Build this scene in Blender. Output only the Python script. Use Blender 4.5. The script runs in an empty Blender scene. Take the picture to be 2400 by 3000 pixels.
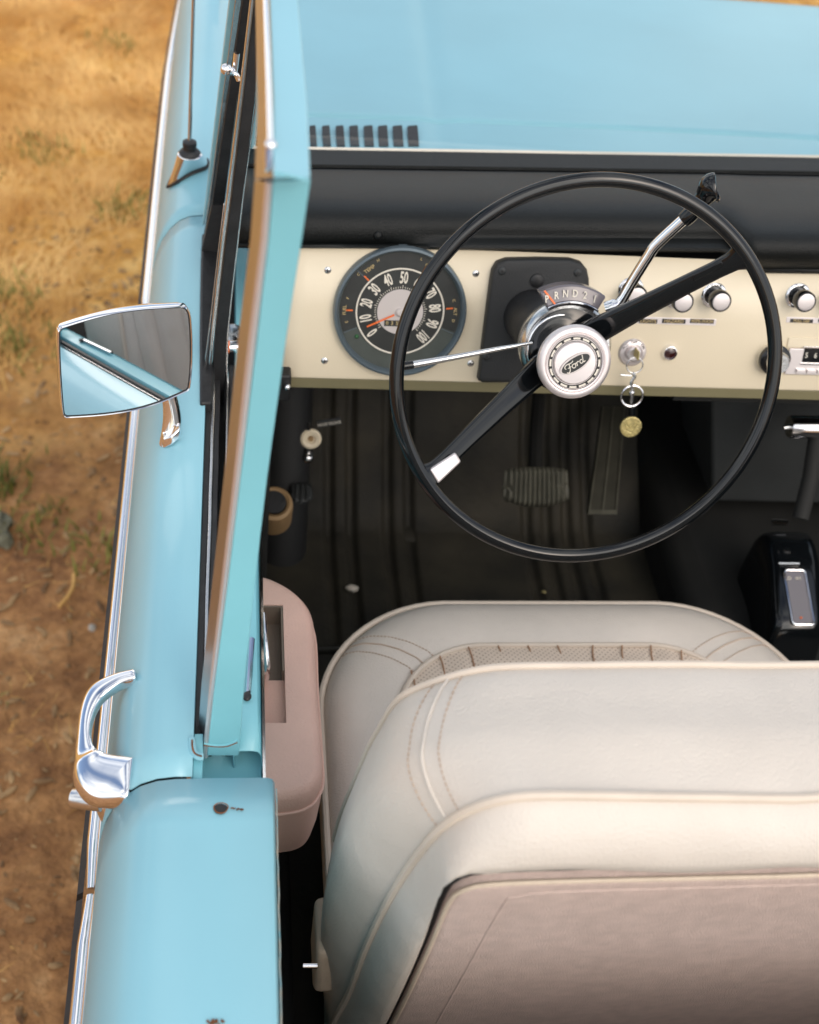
import bpy, bmesh, math, random
from mathutils import Vector, Matrix, noise
random.seed(7)
SC = bpy.context.scene
COL = SC.collection
rad = math.radians

# ------------------------------------------------------------------ camera
CAM = Vector((0, 0, 2.12)); FPX = 3848.0          # focal length in photo pixels (2400 wide)
Fv = Vector((-348, 2602, -2766)).normalized()
Uv = Vector((412, 2996, 2766)); Uv = (Uv - Fv * Uv.dot(Fv)).normalized()
Rv = Fv.cross(Uv)
CM = Matrix((Rv, Fv, Uv))                          # camera axes -> world
cd = bpy.data.cameras.new('camera'); cam = bpy.data.objects.new('camera', cd); COL.objects.link(cam)
cam.matrix_world = Matrix.Translation(CAM) @ CM.to_4x4()
cd.sensor_fit = 'HORIZONTAL'; cd.sensor_width = 36; cd.lens = FPX / 2400 * 36
cd.clip_start = 0.05; cd.clip_end = 1000
cd.dof.use_dof = True; cd.dof.focus_distance = 1.34; cd.dof.aperture_fstop = 6.8
SC.camera = cam

# ------------------------------------------------------------------ world, sun, exposure
SUN_EL, SUN_AZ = rad(38), rad(160)                 # azimuth from +Y towards +X
w = bpy.data.worlds.new('World'); SC.world = w; w.use_nodes = True
nt = w.node_tree; nt.nodes.clear()
sky = nt.nodes.new('ShaderNodeTexSky'); sky.sky_type = 'NISHITA'; sky.sun_disc = False
sky.sun_elevation = SUN_EL; sky.sun_rotation = SUN_AZ; sky.air_density = 0.75; sky.dust_density = 3.5; sky.ozone_density = 0.8
bg = nt.nodes.new('ShaderNodeBackground'); bg.inputs[1].default_value = 0.15
wo = nt.nodes.new('ShaderNodeOutputWorld')
# soft broken cloud over the blue
wtc = nt.nodes.new('ShaderNodeTexCoord'); wn = nt.nodes.new('ShaderNodeTexNoise'); wn.inputs['Scale'].default_value = 2.6; wn.inputs['Detail'].default_value = 5
nt.links.new(wtc.outputs['Generated'], wn.inputs['Vector'])
wr_ = nt.nodes.new('ShaderNodeValToRGB'); wr_.color_ramp.elements[0].position = 0.40; wr_.color_ramp.elements[1].position = 0.58; nt.links.new(wn.outputs[0], wr_.inputs[0])
wm = nt.nodes.new('ShaderNodeMix'); wm.data_type = 'RGBA'; wm.inputs[7].default_value = (7.6, 7.7, 7.7, 1)
nt.links.new(wr_.outputs[0], wm.inputs[0]); nt.links.new(sky.outputs[0], wm.inputs[6]); nt.links.new(wm.outputs[2], bg.inputs[0]); nt.links.new(bg.outputs[0], wo.inputs[0])
sl = bpy.data.lights.new('sun', 'SUN'); so = bpy.data.objects.new('sun', sl); COL.objects.link(so)
sl.energy = 0.65; sl.angle = rad(50); sl.color = (1.0, 0.95, 0.87)
sd = Vector((math.sin(SUN_AZ) * math.cos(SUN_EL), math.cos(SUN_AZ) * math.cos(SUN_EL), math.sin(SUN_EL)))
so.rotation_euler = sd.to_track_quat('Z', 'Y').to_euler(); so.location = (2, -4, 8)
SC.view_settings.view_transform = 'Standard'; SC.view_settings.look = 'None'
SC.view_settings.exposure = 0.40; SC.view_settings.gamma = 1

# ------------------------------------------------------------------ helpers
def ray(px, py): return CM @ Vector(((px - 1200) / FPX, -(py - 1500) / FPX, -1))
def P(px, py, x=None, y=None, z=None):
    d = ray(px, py)
    t = (x / d.x if x is not None else (y / d.y if y is not None else (z - CAM.z) / d.z))
    return CAM + d * t
def on_plane(px, py, o, n):
    d = ray(px, py); return CAM + d * ((o - CAM).dot(n) / d.dot(n))

def mat(name, col, rough=0.5, metal=0.0, coat=0.0, var=0.0, vscale=8.0, bump=0.0, bscale=60.0, col2=None, spec=None, emit=None, alpha=None, detail=4, coat_rough=0.05, wrinkle=0.0):
    m = bpy.data.materials.new(name); m.use_nodes = True
    t = m.node_tree; b = t.nodes['Principled BSDF']
    b.inputs['Roughness'].default_value = rough; b.inputs['Metallic'].default_value = metal
    b.inputs['Coat Weight'].default_value = coat; b.inputs['Coat Roughness'].default_value = coat_rough
    if spec is not None: b.inputs['Specular IOR Level'].default_value = spec
    c1 = (*col, 1)
    if var or col2:
        tc = t.nodes.new('ShaderNodeTexCoord'); n = t.nodes.new('ShaderNodeTexNoise'); n.inputs['Scale'].default_value = vscale; n.inputs['Detail'].default_value = detail
        t.links.new(tc.outputs['Object'], n.inputs['Vector'])
        r = t.nodes.new('ShaderNodeValToRGB'); r.color_ramp.elements[0].position = 0.32; r.color_ramp.elements[1].position = 0.68
        c2 = (*col2, 1) if col2 else tuple(min(1, c * (1 + var)) for c in col) + (1,)
        r.color_ramp.elements[0].color = c1 if col2 else tuple(c * (1 - var) for c in col) + (1,)
        r.color_ramp.elements[1].color = c2
        t.links.new(n.outputs['Fac'], r.inputs[0]); t.links.new(r.outputs[0], b.inputs['Base Color'])
    else: b.inputs['Base Color'].default_value = c1
    if bump:
        tc = t.nodes.new('ShaderNodeTexCoord'); n = t.nodes.new('ShaderNodeTexNoise'); n.inputs['Scale'].default_value = bscale; n.inputs['Detail'].default_value = 3
        t.links.new(tc.outputs['Object'], n.inputs['Vector'])
        bp = t.nodes.new('ShaderNodeBump'); bp.inputs['Strength'].default_value = bump; bp.inputs['Distance'].default_value = 0.002
        t.links.new(n.outputs['Fac'], bp.inputs['Height']); t.links.new(bp.outputs[0], b.inputs['Normal'])
    if wrinkle:
        n2 = t.nodes.new('ShaderNodeTexNoise'); n2.inputs['Scale'].default_value = 11; n2.inputs['Detail'].default_value = 4; n2.inputs['Distortion'].default_value = 1.2
        t.links.new(tc.outputs['Object'], n2.inputs['Vector'])
        b2 = t.nodes.new('ShaderNodeBump'); b2.inputs['Strength'].default_value = wrinkle; b2.inputs['Distance'].default_value = 0.012
        t.links.new(n2.outputs['Fac'], b2.inputs['Height']); t.links.new(b2.outputs[0], bp.inputs['Normal'])
    return m

M = {}
M['paint'] = mat('blue_paint', (0.25, 0.515, 0.605), 0.42, 0, 0.32, var=0.045, vscale=4, detail=9, wrinkle=0.012, bump=0.05, bscale=420, coat_rough=0.12)
M['paint_in'] = mat('blue_paint_inner', (0.20, 0.50, 0.575), 0.42, 0, 0.25, var=0.05, vscale=9, bump=0.06, bscale=300, coat_rough=0.15)
M['chrome'] = mat('chrome', (0.86, 0.86, 0.88), 0.07, 1.0, bump=0.03, bscale=30)
M['steel'] = mat('brushed_steel', (0.66, 0.66, 0.66), 0.24, 1.0, bump=0.08, bscale=200)
M['silver'] = mat('satin_silver', (0.74, 0.685, 0.68), 0.38, 0.75, bump=0.05, bscale=300)
M['channel'] = mat('dull_channel_metal', (0.50, 0.50, 0.52), 0.30, 1.0, bump=0.1, bscale=150)
M['mirror'] = mat('mirror_glass', (0.88, 0.88, 0.89), 0.012, 1.0)
M['rubber'] = mat('black_rubber', (0.013, 0.013, 0.014), 0.5, var=0.3, vscale=40, bump=0.3, bscale=150)
M['plastic'] = mat('black_plastic', (0.004, 0.005, 0.006), 0.09, 0, 0.0, bump=0.03, bscale=60, coat_rough=0.06)
M['pad'] = mat('dash_pad_vinyl', (0.004, 0.005, 0.005), 0.44, var=0.15, vscale=12, bump=0.5, bscale=700, spec=0.28)
M['cover'] = mat('black_crinkle', (0.016, 0.017, 0.018), 0.5, bump=0.5, bscale=900)
M['cream'] = mat('cream_enamel', (0.70, 0.61, 0.455), 0.42, 0, 0.15, var=0.02, vscale=9, bump=0.1, bscale=500)
M['cream_shaded'] = mat('cream_enamel_lip_shaded', (0.17, 0.15, 0.08), 0.5, var=0.05, vscale=20, bump=0.1, bscale=400)  # cream enamel darkened so the lip's shadow sits in its colour
M['dial'] = mat('dial_black', (0.02, 0.022, 0.021), 0.45, var=0.2, vscale=60)
M['dial2'] = mat('dial_grey', (0.055, 0.065, 0.058), 0.5, var=0.12, vscale=40)
M['bezel'] = mat('bezel_grey', (0.10, 0.13, 0.15), 0.33, 0.2, bump=0.1, bscale=200)
M['dialsilver'] = mat('dial_silver', (0.60, 0.55, 0.53), 0.35, 0.3)
M['white'] = mat('ivory_print', (0.72, 0.67, 0.58), 0.5)
M['gold'] = mat('gold_print', (0.55, 0.42, 0.20), 0.5)
M['orange'] = mat('orange_needle', (0.80, 0.16, 0.03), 0.4)
M['red'] = mat('red_lens', (0.035, 0.008, 0.007), 0.15, 0, 0.8)
M['green'] = mat('green_lens', (0.02, 0.10, 0.03), 0.3)
M['vinyl'] = mat('cream_vinyl', (0.615, 0.555, 0.49), 0.42, 0, 0.0, var=0.05, vscale=9, detail=8, bump=0.4, bscale=420, spec=0.65, wrinkle=0.16)
M['piping'] = mat('cream_piping', (0.64, 0.545, 0.45), 0.42, 0, 0, var=0.04, vscale=30)
M['seam'] = mat('brown_thread', (0.34, 0.20, 0.12), 0.8)
M['thread'] = mat('tonal_thread', (0.50, 0.385, 0.30), 0.8)
M['chip'] = mat('chipped_paint_edge', (0.16, 0.36, 0.42), 0.6, col2=(0.45, 0.38, 0.30), vscale=70, detail=8)
M['boxing'] = mat('cream_vinyl_boxing', (0.60, 0.49, 0.38), 0.5, var=0.06, vscale=30, bump=0.4, bscale=300)
M['shell'] = mat('seatback_carpet', (0.60, 0.465, 0.41), 0.85, var=0.07, vscale=60, bump=0.9, bscale=800)
M['armrest'] = mat('pink_beige_vinyl', (0.66, 0.43, 0.355), 0.55, var=0.07, vscale=12, detail=8, bump=0.45, bscale=380, wrinkle=0.1)
M['pocket'] = mat('taupe_plastic', (0.17, 0.135, 0.105), 0.6, var=0.06, vscale=15)
M['mat_floor'] = mat('rubber_floor_mat', (0.007, 0.007, 0.005), 0.7, col2=(0.036, 0.031, 0.020), vscale=9, bump=0.6, bscale=120, detail=8)
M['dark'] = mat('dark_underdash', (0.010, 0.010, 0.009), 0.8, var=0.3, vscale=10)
M['darkbox'] = mat('dark_grey_metal', (0.030, 0.033, 0.034), 0.55, var=0.15, vscale=14, bump=0.3, bscale=300)
M['lens'] = mat('smoky_lens', (0.13, 0.115, 0.13), 0.22, 0, 0.5)
M['brass'] = mat('tan_plastic', (0.30, 0.19, 0.09), 0.6, var=0.1, vscale=30)
M['brassm'] = mat('brass_metal', (0.52, 0.44, 0.20), 0.42, 0.8, var=0.25, vscale=300, bump=0.6, bscale=400)
M['rust'] = mat('rust', (0.20, 0.07, 0.02), 0.9, var=0.5, vscale=120, bump=0.6, bscale=300)
M['tyre'] = mat('tyre_rubber', (0.02, 0.02, 0.02), 0.8, bump=0.3)
M['bed'] = mat('taupe_liner', (0.27, 0.22, 0.18), 0.7, var=0.08, vscale=6, bump=0.2, bscale=200)
M['mossy'] = mat('grey_green_stone', (0.16, 0.15, 0.10), 0.9, var=0.4, vscale=60)
M['stone'] = mat('pale_stone', (0.50, 0.46, 0.40), 0.8, var=0.2, vscale=60)

# perforated insert vinyl: small dark holes
def perf():
    m = mat('perforated_vinyl', (0.60, 0.49, 0.39), 0.5)
    t = m.node_tree; b = t.nodes['Principled BSDF']
    tc = t.nodes.new('ShaderNodeTexCoord'); mp = t.nodes.new('ShaderNodeMapping'); mp.inputs['Rotation'].default_value = (0, 0, rad(45)); mp.inputs['Scale'].default_value = (190, 190, 190)
    t.links.new(tc.outputs['Object'], mp.inputs[0])
    fr = t.nodes.new('ShaderNodeVectorMath'); fr.operation = 'FRACTION'; t.links.new(mp.outputs[0], fr.inputs[0])
    sb = t.nodes.new('ShaderNodeVectorMath'); sb.operation = 'SUBTRACT'; sb.inputs[1].default_value = (.5, .5, .5); t.links.new(fr.outputs[0], sb.inputs[0])
    sp = t.nodes.new('ShaderNodeVectorMath'); sp.operation = 'MULTIPLY'; sp.inputs[1].default_value = (1, 1, 0); t.links.new(sb.outputs[0], sp.inputs[0])
    ln = t.nodes.new('ShaderNodeVectorMath'); ln.operation = 'LENGTH'; t.links.new(sp.outputs[0], ln.inputs[0])
    lt = t.nodes.new('ShaderNodeMath'); lt.operation = 'LESS_THAN'; lt.inputs[1].default_value = 0.2; t.links.new(ln.outputs['Value'], lt.inputs[0])
    mx = t.nodes.new('ShaderNodeMix'); mx.data_type = 'RGBA'; mx.inputs[6].default_value = (0.66, 0.55, 0.45, 1); mx.inputs[7].default_value = (0.36, 0.26, 0.20, 1)
    t.links.new(lt.outputs[0], mx.inputs[0]); t.links.new(mx.outputs[2], b.inputs['Base Color'])
    return m
M['perf'] = perf()

def glass(name, tint):
    m = bpy.data.materials.new(name); m.use_nodes = True; t = m.node_tree; t.nodes.clear()
    o = t.nodes.new('ShaderNodeOutputMaterial'); mx = t.nodes.new('ShaderNodeMixShader'); tr = t.nodes.new('ShaderNodeBsdfTransparent'); g = t.nodes.new('ShaderNodeBsdfGlossy')
    ge = t.nodes.new('ShaderNodeNewGeometry'); dt = t.nodes.new('ShaderNodeVectorMath'); dt.operation = 'DOT_PRODUCT'
    t.links.new(ge.outputs['Incoming'], dt.inputs[0]); t.links.new(ge.outputs['Normal'], dt.inputs[1])
    def mth(op, a, b=None):
        n = t.nodes.new('ShaderNodeMath'); n.operation = op
        for k, v in enumerate((a, b)):
            if v is None: continue
            if isinstance(v, (int, float)): n.inputs[k].default_value = v
            else: t.links.new(v, n.inputs[k])
        return n.outputs[0]
    f = mth('ADD', mth('MULTIPLY', mth('POWER', mth('SUBTRACT', 1, mth('ABSOLUTE', dt.outputs['Value'])), 5), .9), .07)
    tr.inputs[0].default_value = (*tint, 1); g.inputs['Roughness'].default_value = 0.01
    t.links.new(f, mx.inputs[0]); t.links.new(tr.outputs[0], mx.inputs[1]); t.links.new(g.outputs[0], mx.inputs[2]); t.links.new(mx.outputs[0], o.inputs[0])
    return m
M['glass'] = glass('window_glass', (0.97, 0.985, 0.98))

WM = {}
def tag(o, label=None, cat=None, group=None, kind=None):
    if label: o['label'] = label
    if cat: o['category'] = cat
    if group: o['group'] = group
    if kind: o['kind'] = kind
def attach(o, parent, mw):
    WM[o.name] = mw
    if parent is None: o.matrix_basis = mw
    else:
        o.parent = parent; o.matrix_parent_inverse = WM[parent.name].inverted(); o.matrix_basis = mw
def obj(name, bm, m, parent=None, mw=None, smooth=True, bevel=0, solid=0, sub=0, label=None, ang=40):
    me = bpy.data.meshes.new(name)
    if isinstance(bm, bmesh.types.BMesh):
        bmesh.ops.recalc_face_normals(bm, faces=bm.faces[:]); bm.to_mesh(me); bm.free()
    else: me = bm; me.name = name
    o = bpy.data.objects.new(name, me); COL.objects.link(o)
    me.materials.clear(); me.materials.append(M[m])
    for p in me.polygons: p.use_smooth = smooth
    if smooth:
        try: me.set_sharp_from_angle(angle=rad(ang))
        except Exception: pass
    attach(o, parent, mw or Matrix.Identity(4))
    if solid: s = o.modifiers.new('solid', 'SOLIDIFY'); s.thickness = solid; s.offset = -1
    if bevel: b = o.modifiers.new('bevel', 'BEVEL'); b.width = bevel; b.segments = 3; b.limit_method = 'ANGLE'; b.angle_limit = rad(35)
    if sub: s = o.modifiers.new('sub', 'SUBSURF'); s.levels = sub; s.render_levels = sub
    if label: o['label'] = label
    return o
def empty(name, loc):
    o = bpy.data.objects.new(name, None); COL.objects.link(o); attach(o, None, Matrix.Translation(loc)); return o

def NB(): return bmesh.new()
def grid(bm, rows, closed_u=False, closed_v=False):
    vs = [[bm.verts.new(p) for p in r] for r in rows]
    n = len(vs[0])
    for i in range(len(vs) - (0 if closed_v else 1)):
        for j in range(n - (0 if closed_u else 1)):
            a, b = vs[i], vs[(i + 1) % len(vs)]
            try: bm.faces.new((a[j], a[(j + 1) % n], b[(j + 1) % n], b[j]))
            except ValueError: pass
    return vs
def cap(bm, ring, flip=False):
    try: bm.faces.new(ring[::-1] if flip else ring)
    except ValueError: pass
def frames(pts):
    fr = []; up = None
    for i, p in enumerate(pts):
        t = (pts[min(i + 1, len(pts) - 1)] - pts[max(i - 1, 0)]).normalized()
        if up is None:
            up = Vector((0, 0, 1)) if abs(t.z) < 0.9 else Vector((1, 0, 0))
        s = t.cross(up).normalized(); up = s.cross(t).normalized(); fr.append((s, up, t))
    return fr
def tube(bm, pts, r, n=10, closed=False, caps=True):
    pts = [Vector(p) for p in pts]; rr = r if isinstance(r, (list, tuple)) else [r] * len(pts)
    if closed:
        N = len(pts); rows = []
        c = sum(pts, Vector()) / N; nn = (pts[0] - c).cross(pts[N // 4] - c).normalized()
        for i, p in enumerate(pts):
            t = (pts[(i + 1) % N] - pts[i - 1]).normalized(); s = t.cross(nn).normalized()
            rows.append([p + (s * math.cos(a) + nn * math.sin(a)) * rr[i] for a in [2 * math.pi * k / n for k in range(n)]])
        grid(bm, rows, True, True); return
    fr = frames(pts); rows = []
    for p, (s, u, t), q in zip(pts, fr, rr):
        rows.append([p + (s * math.cos(a) + u * math.sin(a)) * q for a in [2 * math.pi * k / n for k in range(n)]])
    vs = grid(bm, rows, True)
    if caps: cap(bm, vs[0]); cap(bm, vs[-1], True)
def smoothpts(pts, k=6):
    pts = [Vector(p) for p in pts]; out = []
    for i in range(len(pts) - 1):
        p0, p1, p2, p3 = pts[max(i - 1, 0)], pts[i], pts[i + 1], pts[min(i + 2, len(pts) - 1)]
        for j in range(k):
            t = j / k
            out.append(0.5 * ((2 * p1) + (p2 - p0) * t + (2 * p0 - 5 * p1 + 4 * p2 - p3) * t * t + (3 * p1 - p0 - 3 * p2 + p3) * t ** 3))
    out.append(pts[-1]); return out
def box(bm, lo, hi, mw=None):
    c = [(x, y, z) for x in (lo[0], hi[0]) for y in (lo[1], hi[1]) for z in (lo[2], hi[2])]
    v = [bm.verts.new((mw @ Vector(p)) if mw else p) for p in c]
    for f in ((0, 1, 3, 2), (4, 6, 7, 5), (0, 4, 5, 1), (2, 3, 7, 6), (0, 2, 6, 4), (1, 5, 7, 3)): bm.faces.new([v[i] for i in f])
def lathe(bm, prof, n=48, mw=None):      # prof: (r, h) around local +Z
    rows = []
    for r, h in prof:
        rows.append([(mw @ Vector((r * math.cos(a), r * math.sin(a), h))) if mw else Vector((r * math.cos(a), r * math.sin(a), h)) for a in [2 * math.pi * k / n for k in range(n)]])
    vs = grid(bm, rows, True)
    if prof[0][0] > 1e-6: cap(bm, vs[0])
    if prof[-1][0] > 1e-6: cap(bm, vs[-1], True)
    bmesh.ops.remove_doubles(bm, verts=bm.verts[:], dist=1e-6)
def prism(bm, pts, d):                   # polygon of 3D points extruded by vector d
    a = [bm.verts.new(p) for p in pts]; b = [bm.verts.new(Vector(p) + d) for p in pts]
    cap(bm, a); cap(bm, b, True)
    for i in range(len(a)):
        j = (i + 1) % len(a); bm.faces.new((a[i], a[j], b[j], b[i]))
def ribbon(bm, pl, pr, d):               # two edge polylines -> solid strip of thickness vector d
    n = len(pl); V = [[bm.verts.new(p) for p in q] for q in (pl, pr, [Vector(p) + d for p in pr], [Vector(p) + d for p in pl])]
    for i in range(n - 1):
        for a, b in ((0, 1), (1, 2), (2, 3), (3, 0)):
            bm.faces.new((V[a][i], V[b][i], V[b][i + 1], V[a][i + 1]))
    cap(bm, [V[k][0] for k in range(4)]); cap(bm, [V[k][-1] for k in range(4)], True)
def frame_m(o, ex, ey, ez=None):
    ez = ez or ex.cross(ey)
    return Matrix(((ex.x, ey.x, ez.x, o.x), (ex.y, ey.y, ez.y, o.y), (ex.z, ey.z, ez.z, o.z), (0, 0, 0, 1)))
def text_bm(bm, s, size, mw, sx=1.0, depth=0.0004, align='CENTER', shear=0, bold=0.0):
    c = bpy.data.curves.new('t', 'FONT'); c.body = s; c.size = size; c.extrude = depth; c.align_x = align; c.align_y = 'CENTER'; c.resolution_u = 3; c.shear = shear; c.offset = size * bold
    o = bpy.data.objects.new('t', c); COL.objects.link(o)
    dg = bpy.context.evaluated_depsgraph_get(); dg.update()
    me = bpy.data.meshes.new_from_object(o.evaluated_get(dg)); me.transform(mw @ Matrix.Diagonal((sx, 1, 1, 1)))
    bm.from_mesh(me); bpy.data.objects.remove(o); bpy.data.meshes.remove(me); bpy.data.curves.remove(c)
def rrect(a, b, r, n=8, cx=0, cy=0):     # rounded rectangle, half sizes a b; r single or (tr, tl, bl, br)
    rs = r if isinstance(r, (list, tuple)) else (r,) * 4; out = []
    for k, (sx, sy) in enumerate(((1, 1), (-1, 1), (-1, -1), (1, -1))):
        q = min(rs[k], a * .999, b * .999)
        for i in range(n + 1):
            t = math.pi / 2 * (k + i / n); out.append(Vector((cx + sx * (a - q) + q * math.cos(t), cy + sy * (b - q) + q * math.sin(t), 0)))
    return out

# ------------------------------------------------------------------ ground and grass
def gz(x, y):
    v = Vector((x, y, 0))
    return 0.035 * noise.noise(v * 1.3) + 0.018 * noise.noise(v * 4.1) + 0.008 * noise.noise(v * 13)
bm = NB()
xs = [-120, -60, -30, -15, -8, -5, -3.5] + [-2.6 + 0.035 * i for i in range(95)] + [1.0, 1.6, 3, 5, 9, 20, 60, 120]
ys = [-120, -60, -25, -10, -4, -1] + [0.0 + 0.045 * i for i in range(150)] + [7.2, 8.5, 11, 16, 28, 60, 120]
def gh(x, y): return gz(x, y) if -3 < x < 2 and -1.5 < y < 8 else 0
grid(bm, [[Vector((x, y, gh(x, y))) for x in xs] for y in ys])
g = obj('ground', bm, 'stone'); tag(g, kind='structure')
gm = bpy.data.materials.new('dry_earth'); gm.use_nodes = True; t = gm.node_tree; b = t.nodes['Principled BSDF']
tc = t.nodes.new('ShaderNodeTexCoord')
def nz(sc, det, rough=0.6):
    n = t.nodes.new('ShaderNodeTexNoise'); n.inputs['Scale'].default_value = sc; n.inputs['Detail'].default_value = det; n.inputs['Roughness'].default_value = rough
    t.links.new(tc.outputs['Object'], n.inputs['Vector']); return n
def ramp(n, stops):
    r = t.nodes.new('ShaderNodeValToRGB'); e = r.color_ramp.elements
    e[0].position, e[0].color = stops[0][0], (*stops[0][1], 1); e[1].position, e[1].color = stops[-1][0], (*stops[-1][1], 1)
    for p, c in stops[1:-1]: q = e.new(p); q.color = (*c, 1)
    t.links.new(n.outputs[0], r.inputs[0]); return r
r1 = ramp(nz(6, 8, .68), [(.32, (0.15, 0.065, 0.026)), (.43, (0.36, 0.165, 0.062)), (.56, (0.53, 0.265, 0.105)), (.70, (0.78, 0.47, 0.23))])
r2 = ramp(nz(45, 5), [(.3, (0.6, 0.55, 0.5)), (.7, (1.15, 1.12, 1.05))])
mx = t.nodes.new('ShaderNodeMix'); mx.data_type = 'RGBA'; mx.blend_type = 'MULTIPLY'; mx.inputs[0].default_value = 0.8
t.links.new(r1.outputs[0], mx.inputs[6]); t.links.new(r2.outputs[0], mx.inputs[7]); sx_ = t.nodes.new('ShaderNodeSeparateXYZ'); t.links.new(tc.outputs['Object'], sx_.inputs[0])
ad = t.nodes.new('ShaderNodeMath'); ad.operation = 'MULTIPLY_ADD'; ad.inputs[1].default_value = 1.6; t.links.new(nz(2.2, 6).outputs[0], ad.inputs[0]); t.links.new(sx_.outputs[1], ad.inputs[2])
mr = t.nodes.new('ShaderNodeMapRange'); mr.inputs[1].default_value = 3.1; mr.inputs[2].default_value = 4.1; t.links.new(ad.outputs[0], mr.inputs[0])
r3 = ramp(nz(9, 8, .7), [(.32, (0.36, 0.15, 0.025)), (.5, (0.70, 0.35, 0.075)), (.7, (0.92, 0.58, 0.20))])
m3 = t.nodes.new('ShaderNodeMix'); m3.data_type = 'RGBA'; t.links.new(mr.outputs[0], m3.inputs[0]); t.links.new(mx.outputs[2], m3.inputs[6]); t.links.new(r3.outputs[0], m3.inputs[7])
t.links.new(m3.outputs[2], b.inputs['Base Color'])
b.inputs['Roughness'].default_value = 0.95
bp = t.nodes.new('ShaderNodeBump'); bp.inputs['Strength'].default_value = 0.8; bp.inputs['Distance'].default_value = 0.03
t.links.new(nz(30, 7).outputs[0], bp.inputs['Height']); t.links.new(bp.outputs[0], b.inputs['Normal'])
g.data.materials[0] = gm

def grass_mat(name, a, c):
    return mat(name, a, 0.75, col2=c, vscale=3.0, detail=6)
M['straw'] = grass_mat('dry_straw', (0.54, 0.24, 0.040), (0.90, 0.57, 0.20))
M['weed'] = grass_mat('green_weed', (0.10, 0.11, 0.015), (0.34, 0.30, 0.06))
def blade(bm, x, y, h, lean, az, wd):
    z = gh(x, y) - 0.004; d = Vector((math.cos(az), math.sin(az), 0)); s = Vector((-d.y, d.x, 0)) * wd
    p0 = Vector((x, y, z)); p1 = p0 + d * lean * 0.35 + Vector((0, 0, h * 0.6)); p2 = p0 + d * lean + Vector((0, 0, h))
    v = [bm.verts.new(q) for q in (p0 - s, p0 + s, p1 + s * .8, p1 - s * .8, p2)]
    bm.faces.new((v[0], v[1], v[2], v[3])); bm.faces.new((v[3], v[2], v[4]))
bm = NB(); k = 0
def dens(x, y):
    f = (y - 2.65 + (-x - 0.45) * 0.9) / 1.2 + 0.9 * noise.noise(Vector((x * 1.8, y * 1.8, 3)))
    return max(0, min(1, f))
while k < 42000:
    x = random.uniform(-2.2, -0.16); y = random.uniform(1.5, 7.0)
    if random.random() > dens(x, y) * (0.25 + 0.75 * (noise.noise(Vector((x * 6, y * 6, 9))) > -0.15)): continue
    sw = 2.6 * noise.noise(Vector((x * 0.9, y * 0.9, 0))) + 1.7
    h = random.uniform(.006, .045)
    blade(bm, x, y, h, random.uniform(.04, .15), sw + random.gauss(0, .7), random.uniform(.0012, .003)); k += 1
o = obj('dry_grass', bm, 'straw', smooth=False); tag(o, 'blurred golden dry grass beside the blue truck', 'grass', kind='stuff')
bm = NB(); k = 0
for i in range(24):
    cx, cy = random.uniform(-1.5, -0.2), random.uniform(1.6, 5.5)
    for j in range(random.randint(20, 90)):
        blade(bm, cx + random.gauss(0, .05), cy + random.gauss(0, .05), random.uniform(.015, .05), random.uniform(.01, .05), random.uniform(0, 6.3), random.uniform(.002, .0045))
for cx, cy, nn, sg in ((-.56, 2.35, 160, .05), (-.60, 2.9, 120, .06), (-.55, 1.75, 120, .035)):
    for j in range(nn): blade(bm, cx + random.gauss(0, sg), cy + random.gauss(0, sg), random.uniform(.015, .06), random.uniform(.01, .05), random.uniform(0, 6.3), random.uniform(.002, .0045))
o = obj('green_weeds', bm, 'weed', smooth=False); tag(o, 'sparse low green weeds growing through the dry grass', 'weeds', kind='stuff')
# litter: small clods and chaff on the bare dirt
bm = NB()
for i in range(3600):
    x, y = random.uniform(-1.6, -.14), random.uniform(.5, 3.6)
    r = random.choice((.002, .003, .004, .007))
    mw = Matrix.Translation((x, y, gh(x, y) + r * .3)) @ Matrix.Rotation(random.uniform(0, 6), 4, 'Z') @ Matrix.Diagonal((random.uniform(.7, 3.5), 1, .6, 1))
    bmesh.ops.create_icosphere(bm, subdivisions=1, radius=r, matrix=mw)
M['clod'] = mat('earth_clods', (0.12, 0.055, 0.022), 0.95, col2=(0.55, 0.34, 0.16), vscale=14)
o = obj('dirt', bm, 'clod', smooth=False); tag(o, 'loose crumbs and chaff on the bare brown dirt', 'dirt', kind='stuff')
bm = NB()
for i in range(2200):
    x, y = random.uniform(-1.5, -.14), random.uniform(.6, 3.2)
    if noise.noise(Vector((x * 5, y * 5, 1))) < -.05: continue
    blade(bm, x, y, random.uniform(.003, .012), random.uniform(.02, .09), random.uniform(0, 6.3), random.uniform(.0008, .0018))
o = obj('grass_litter', bm, 'straw', smooth=False); tag(o, 'loose broken straw scattered over the dirt beside the car', 'straw', kind='stuff')
# a dry stalk lying on the dirt
a, c = P(217, 1680, z=0.012), P(172, 1780, z=0.012)
bm = NB(); tube(bm, smoothpts([a, (a + c) / 2 + Vector((.012, 0, .004)), c]), [.004] * 12 + [.002], 6)
o = obj('dry_stalk', bm, 'straw'); tag(o, 'pale dry stalk lying on the brown dirt beside the door', 'stalk')
for px, py, r, lb in ((270, 1832, .008, 'small pale green pebble on bare dirt left of the door handle'), (8, 1575, .022, 'smaller grey green stone at the very left edge of the dirt'), (2, 1530, .026, 'larger grey green stone at the very left edge of the dirt')):
    p = P(px, py, z=.01); bm = NB(); bmesh.ops.create_icosphere(bm, subdivisions=3, radius=r, matrix=Matrix.Translation((p.x, p.y, gh(p.x, p.y) + r * .3)))
    for v in bm.verts: v.co += Vector((noise.noise(v.co * 60), noise.noise(v.co * 60 + Vector((5, 0, 0))), noise.noise(v.co * 60 + Vector((0, 7, 0))))) * r * .5
    o = obj('pebble', bm, 'stone' if r < .01 else 'mossy'); tag(o, lb, 'pebble')

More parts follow.
